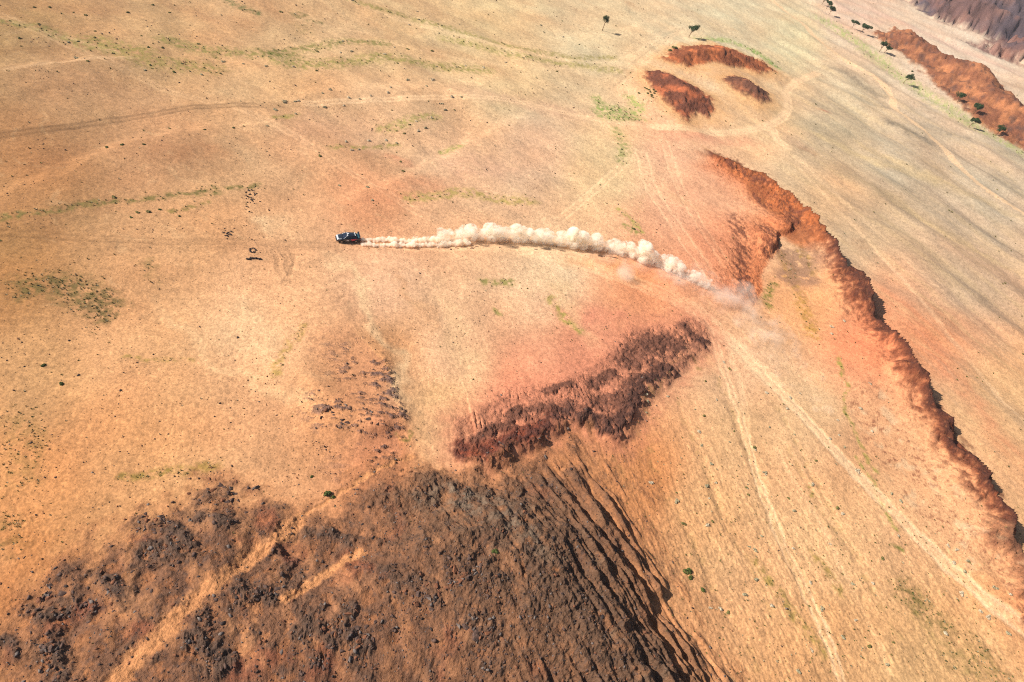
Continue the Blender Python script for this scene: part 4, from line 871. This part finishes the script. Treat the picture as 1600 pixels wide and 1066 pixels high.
for a_, b_ in ((-.86, -.76), (.76, .86)): patch('bonnet_edge', np.linspace(1.3, 1.86, 5), np.linspace(a_, b_, 3), hz, .016, K_WHITE, car)
slab('bonnet_vent', [(1.25, -.28, .975), (1.6, -.24, .93), (1.6, .24, .93), (1.25, .28, .975)], .02, K_NAVY, car)
# glasshouse
def gr(x):
    zt = np.interp(x, [-1.75, -1.15, -.2, .3, 1.05], [1.0, 1.40, 1.45, 1.42, .96]); wt = np.interp(x, [-1.75, -1.1, 0, .4, 1.05], [.70, .60, .62, .62, .78]); wb = .83
    t = (zt-.95)/.5; wt_ = wb+(wt-wb)*min(1, max(0, t)); h = [(wb, .93), (wt_*.5+wb*.5+.01, .93+(zt-.93)*.5), (wt_, max(.935, zt-.03)), (wt_*.5, zt)]
    return h+[(-a, b) for a, b in h[::-1]]
V, F = loft(np.linspace(-1.72, 1.04, 18), gr); mk('glasshouse', V, F, K_GLASS, car)
slab('windscreen', [(1.0, -.74, .99), (.42, -.60, 1.385), (.42, .60, 1.385), (1.0, .74, .99)][::-1], .012, K_GLASS, car)
slab('rear_window', [(-1.6, -.62, 1.13), (-1.18, -.54, 1.392), (-1.18, .54, 1.392), (-1.6, .62, 1.13)], .012, K_GLASS, car)
V, F = loft(np.linspace(-1.12, .38, 7), lambda x: [(.64, 1.39-.03*abs(x+.3)), (.56, 1.45-.02*abs(x+.3)), (0, 1.475-.02*abs(x+.3)), (-.56, 1.45-.02*abs(x+.3)), (-.64, 1.39-.03*abs(x+.3))]); rf = mk('roof', V, F, K_NAVY, car)
mk('roof_stripe', *loft(np.linspace(.10, .24, 3), lambda x: [(.60, 1.43), (.5, 1.475), (0, 1.49), (-.5, 1.475), (-.60, 1.43)]), K_WHITE, rf)
def bx(name, c, s, m_, parent, bev=.02):
    bm = bmesh.new(); bmesh.ops.create_cube(bm, size=1); bmesh.ops.scale(bm, vec=s, verts=bm.verts); bmesh.ops.translate(bm, vec=c, verts=bm.verts)
    if bev: bmesh.ops.bevel(bm, geom=bm.edges[:], offset=bev, segments=2, affect='EDGES', profile=.5)
    me = bpy.data.meshes.new(name); bm.to_mesh(me); bm.free(); me.materials.append(m_); o = bpy.data.objects.new(name, me); C.objects.link(o); o.parent = parent; return o
bx('roof_scoop', (.08, 0, 1.53), (.36, .34, .09), K_WHITE, car, .03)
for s in (1, -1):
    slab('pillar', [(1.03, s*.80, .97), (.42, s*.635, 1.39), (.30, s*.64, 1.39), (.90, s*.845, .97)][::s], .03, K_WHITE, car)
    slab('side_window', [(.80, s*.832, 1.0), (.28, s*.70, 1.33), (-.75, s*.70, 1.33), (-1.0, s*.832, 1.0)][::s], .014, K_GLASS, car)
    slab('flank_panel', [(-.55, s*.935, .45), (-.35, s*.925, .88), (-1.0, s*.955, .92), (-1.55, s*.965, .93), (-1.0, s*.972, .62)][::-s], .012, K_RED, car)
    slab('door', [(.72, s*.925, .38), (.72, s*.925, .90), (-.28, s*.925, .90), (-.36, s*.925, .38)][::-s], .010, K_NAVY, car)
    slab('door_plate', [(.45, s*.944, .50), (.45, s*.944, .78), (.02, s*.944, .78), (.02, s*.944, .50)][::-s], .006, K_WHITE, car)
    bx('headlight', (2.02, s*.60, .72), (.22, .28, .13), K_LAMP, car, .03); bx('tail_light', (-2.19, s*.62, .82), (.10, .30, .12), K_TAIL, car, .02)
    bx('mirror', (.78, s*1.0, 1.02), (.14, .2, .13), K_NAVY, car, .03)
    for wx_ in (-1.36, 1.34):
        def disc(rad, wd, n, y0): 
            a_ = np.linspace(0, 6.283, n, endpoint=False); V = []
            for rr_, yy in ((rad*.55, y0+wd*.5), (rad*.93, y0+wd*.5), (rad, y0+wd*.32), (rad, y0-wd*.32), (rad*.93, y0-wd*.5), (rad*.55, y0-wd*.5)): V += [(rr_*math.cos(t), yy, rr_*math.sin(t)) for t in a_]
            F = [[i*n+k, i*n+(k+1) % n, (i+1)*n+(k+1) % n, (i+1)*n+k] for i in range(5) for k in range(n)]; return V, F
        wh = empty('wheel', (wx_, s*.83, .34)); wh.parent = car
        mk('tyre', *disc(.34, .24, 24, 0), K_TYRE, wh)
        V = [(0, s*.09, 0)]; F = []
        for k in range(10): a_ = k*.6283; V += [(.20*math.cos(a_-.2), s*.10, .20*math.sin(a_-.2)), (.20*math.cos(a_+.2), s*.10, .20*math.sin(a_+.2))]; F.append([0, 1+2*k, 2+2*k])
        a_, b_ = tube([(0, s*.02, 0), (0, s*.11, 0)], [.205, .205], 20); o_ = len(V); V += [tuple(q) for q in a_]; F += [[i+o_ for i in f] for f in b_]; mk('rim', V, F, K_RIM, wh, False)
bx('front_bumper', (2.18, 0, .40), (.20, 1.5, .22), K_NAVY, car, .05); bx('grille', (2.27, 0, .58), (.06, .9, .12), K_TYRE, car, .015); bx('rear_bumper', (-2.2, 0, .45), (.18, 1.6, .26), K_NAVY, car, .05)
sp = bx('rear_wing', (-1.98, 0, 1.30), (.34, 1.62, .04), K_NAVY, car, .012)
for s in (1, -1): bx('wing_support', (-1.95, s*.55, 1.15), (.20, .04, .30), K_NAVY, sp, .01); bx('wing_plate', (-1.98, s*.82, 1.29), (.36, .03, .16), K_NAVY, sp, .01)
slab('boot_lid', [(-1.62, -.68, 1.075), (-2.02, -.70, 1.035), (-2.02, .70, 1.035), (-1.62, .68, 1.075)], .012, K_TEAL, car)
bx('roof_edge', (-1.22, 0, 1.44), (.12, 1.1, .05), K_WHITE, car, .015)

# ------------------------------------------------------------------ dust thrown up behind the car
def dust_mat(name, dens, nscale, thr, col_):
    m_ = bpy.data.materials.new(name); m_.use_nodes = True; N = m_.node_tree.nodes; K = m_.node_tree.links; N.clear()
    out = N.new('ShaderNodeOutputMaterial'); pv = N.new('ShaderNodeVolumePrincipled'); pv.inputs['Color'].default_value = (*col_, 1); pv.inputs['Anisotropy'].default_value = 0.; pv.inputs['Density Attribute'].default_value = ''
    at = N.new('ShaderNodeAttribute'); at.attribute_name = 'density'; ge = N.new('ShaderNodeTexCoord'); nz = N.new('ShaderNodeTexNoise'); nz.inputs['Scale'].default_value = nscale; nz.inputs['Detail'].default_value = 6; nz.inputs['Roughness'].default_value = .68; nz.inputs['Distortion'].default_value = .6
    K.new(ge.outputs['Object'], nz.inputs['Vector'])
    def mth(op, a, b_):
        q = N.new('ShaderNodeMath'); q.operation = op
        for i, v_ in enumerate((a, b_)):
            if isinstance(v_, (int, float)): q.inputs[i].default_value = v_
            else: K.new(v_, q.inputs[i])
        return q.outputs[0]
    e = mth('SUBTRACT', at.outputs['Fac'], mth('MULTIPLY', mth('SUBTRACT', nz.outputs['Fac'], .5), thr*2)); e = mth('SUBTRACT', e, thr*.42)
    e = mth('MAXIMUM', e, 0.); e = mth('MINIMUM', mth('MULTIPLY', e, 2.2), 1.); e = mth('MULTIPLY', e, dens); K.new(e, pv.inputs['Density']); K.new(pv.outputs[0], out.inputs['Volume'])
    return m_
def dust(name, balls, voxel, band, m_, label):
    V0, F0 = ico(2); V = np.concatenate([V0*b[3]*np.array([1, 1, .9])+np.array(b[:3]) for b in balls]); F = np.concatenate([F0+i*len(V0) for i in range(len(balls))])
    o = mk(name, V, F, m_); me = o.data
    ng = bpy.data.node_groups.new(name+'_fog', 'GeometryNodeTree'); ng.interface.new_socket('Geometry', in_out='INPUT', socket_type='NodeSocketGeometry'); ng.interface.new_socket('Geometry', in_out='OUTPUT', socket_type='NodeSocketGeometry')
    i_ = ng.nodes.new('NodeGroupInput'); o_ = ng.nodes.new('NodeGroupOutput'); mv = ng.nodes.new('GeometryNodeMeshToVolume'); mv.resolution_mode = 'VOXEL_SIZE'; mv.inputs['Density'].default_value = 1.; mv.inputs['Voxel Size'].default_value = voxel; mv.inputs['Interior Band Width'].default_value = band
    sm = ng.nodes.new('GeometryNodeSetMaterial'); sm.inputs['Material'].default_value = m_
    ng.links.new(i_.outputs[0], mv.inputs[0]); ng.links.new(mv.outputs[0], sm.inputs[0]); ng.links.new(sm.outputs[0], o_.inputs[0])
    md = o.modifiers.new('fog', 'NODES'); md.node_group = ng; tag(o, label, 'dust cloud', None, 'stuff'); return o
CL = smooth([(640,380),(690,377),(730,374),(790,375),(850,380),(900,386),(950,393),(1000,406),(1040,422),(1075,438),(1100,450)], 3)
cw = sites(CL); Ls = np.concatenate([[0], np.cumsum(np.hypot(*(cw[1:, :2]-cw[:-1, :2]).T))]); TL = Ls[-1]
def on(s): return np.array([np.interp(s*TL, Ls, cw[:, k]) for k in range(3)])
rng = np.random.default_rng(5); balls = []
ns = 88
for i in range(ns):
    s = i/(ns-1); c = on(s); R_ = np.interp(s, [0, .06, .14, .3, .7, .88, 1], [.5, .85, 1.25, 1.6, 1.5, 1.45, 1.3])*(1+.30*math.sin(i*1.31)*math.sin(i*.47+1)+.15*rng.normal())
    balls.append((c[0], c[1], c[2]+R_*.55, R_*.92)); balls.append((c[0]-.2*R_, c[1]+.1*R_, c[2]+R_*1.35, R_*.84))
    for k in range(4):
        a = rng.uniform(0, 6.28); r_ = R_*rng.uniform(.38, .75); balls.append((c[0]+math.cos(a)*R_*.62, c[1]+math.sin(a)*R_*.5, c[2]+R_*rng.uniform(.6, 1.9), r_))
dust('dust_plume', balls, .16, .85, dust_mat('thick_dust', 3.2, .8, .38, (1., .957, .865)), 'tall billowing cream dust plume trailing behind the car')
T1 = sites(smooth([(563,376),(600,377),(650,379),(700,379)], 3)); T2 = sites(smooth([(566,383.5),(600,384),(650,385.5),(690,384),(730,382)], 3)); balls = []
for T_ in (T1, T2):
    for i in range(70):
        f_ = i/69*(len(T_)-1); a = int(min(f_, len(T_)-2)); c = T_[a]*(1-f_+a)+T_[a+1]*(f_-a); R_ = (.34+.36*(i/69)**.8)*(.8+.5*abs(math.sin(i*.37+(T_ is T2)*1.7)*math.sin(i*.13+1)))
        for k in range(3): balls.append((c[0]+rng.normal()*.2, c[1]+rng.normal()*.22, c[2]+R_*rng.uniform(.1, 1.1), R_*rng.uniform(.6, 1.1)))
dust('wheel_dust', balls, .10, .28, dust_mat('wheel_dust_fog', 4.0, 1.1, .38, (1., .93, .82)), 'two thin low dust trails rising from the rear wheels of the car')
balls = []
WV = sites(smooth([(760,392),(850,398),(920,405),(980,420),(1040,438),(1100,460),(1160,490),(1190,520)], 3))
WV = sites(smooth([(930,412),(980,420),(1040,436),(1100,456),(1150,478),(1185,505),(1205,535),(1225,565),(1245,595),(1262,622)], 3))
for i in range(150):
    f_ = rng.uniform(0, 1)**.75*(len(WV)-1); a = int(min(f_, len(WV)-2)); c = WV[a]*(1-f_+a)+WV[a+1]*(f_-a); t = f_/(len(WV)-1); R_ = rng.uniform(1.3, 2.2)*(.8+1.1*math.sin(math.pi*min(1, t*1.25))**.5)
    balls.append((c[0]+rng.normal()*(1.0+1.8*t), c[1]+rng.normal()*(1.2+1.8*t), c[2]+R_*.5, R_))
dust('thin_dust', balls, .35, 2.6, dust_mat('thin_dust_fog', .20, .28, .34, (.98, .90, .80)), 'thin see-through dust veil drifting over the track at the end of the plume')

# ------------------------------------------------------------------ the air
hz_m = bpy.data.materials.new('desert_air'); hz_m.use_nodes = True; N = hz_m.node_tree.nodes; N.clear(); o_ = N.new('ShaderNodeOutputMaterial'); v_ = N.new('ShaderNodeVolumePrincipled')
v_.inputs['Color'].default_value = (.86, .90, 1, 1); v_.inputs['Density'].default_value = .00010; v_.inputs['Anisotropy'].default_value = .2; hz_m.node_tree.links.new(v_.outputs[0], o_.inputs['Volume'])
lo_z = float(gz.min())-1; hi_z = float(gz.max())+12; hi_z = max(hi_z, CAM_H+12)
V = [(a, b, c) for a in (-6500., 6500.) for b in (-60., 6500.) for c in (lo_z, hi_z)]
tag(mk('haze', V, [(0,1,3,2),(4,6,7,5),(0,4,5,1),(2,3,7,6),(0,2,6,4),(1,5,7,3)], hz_m, smooth_=False), None, None, None, 'stuff')
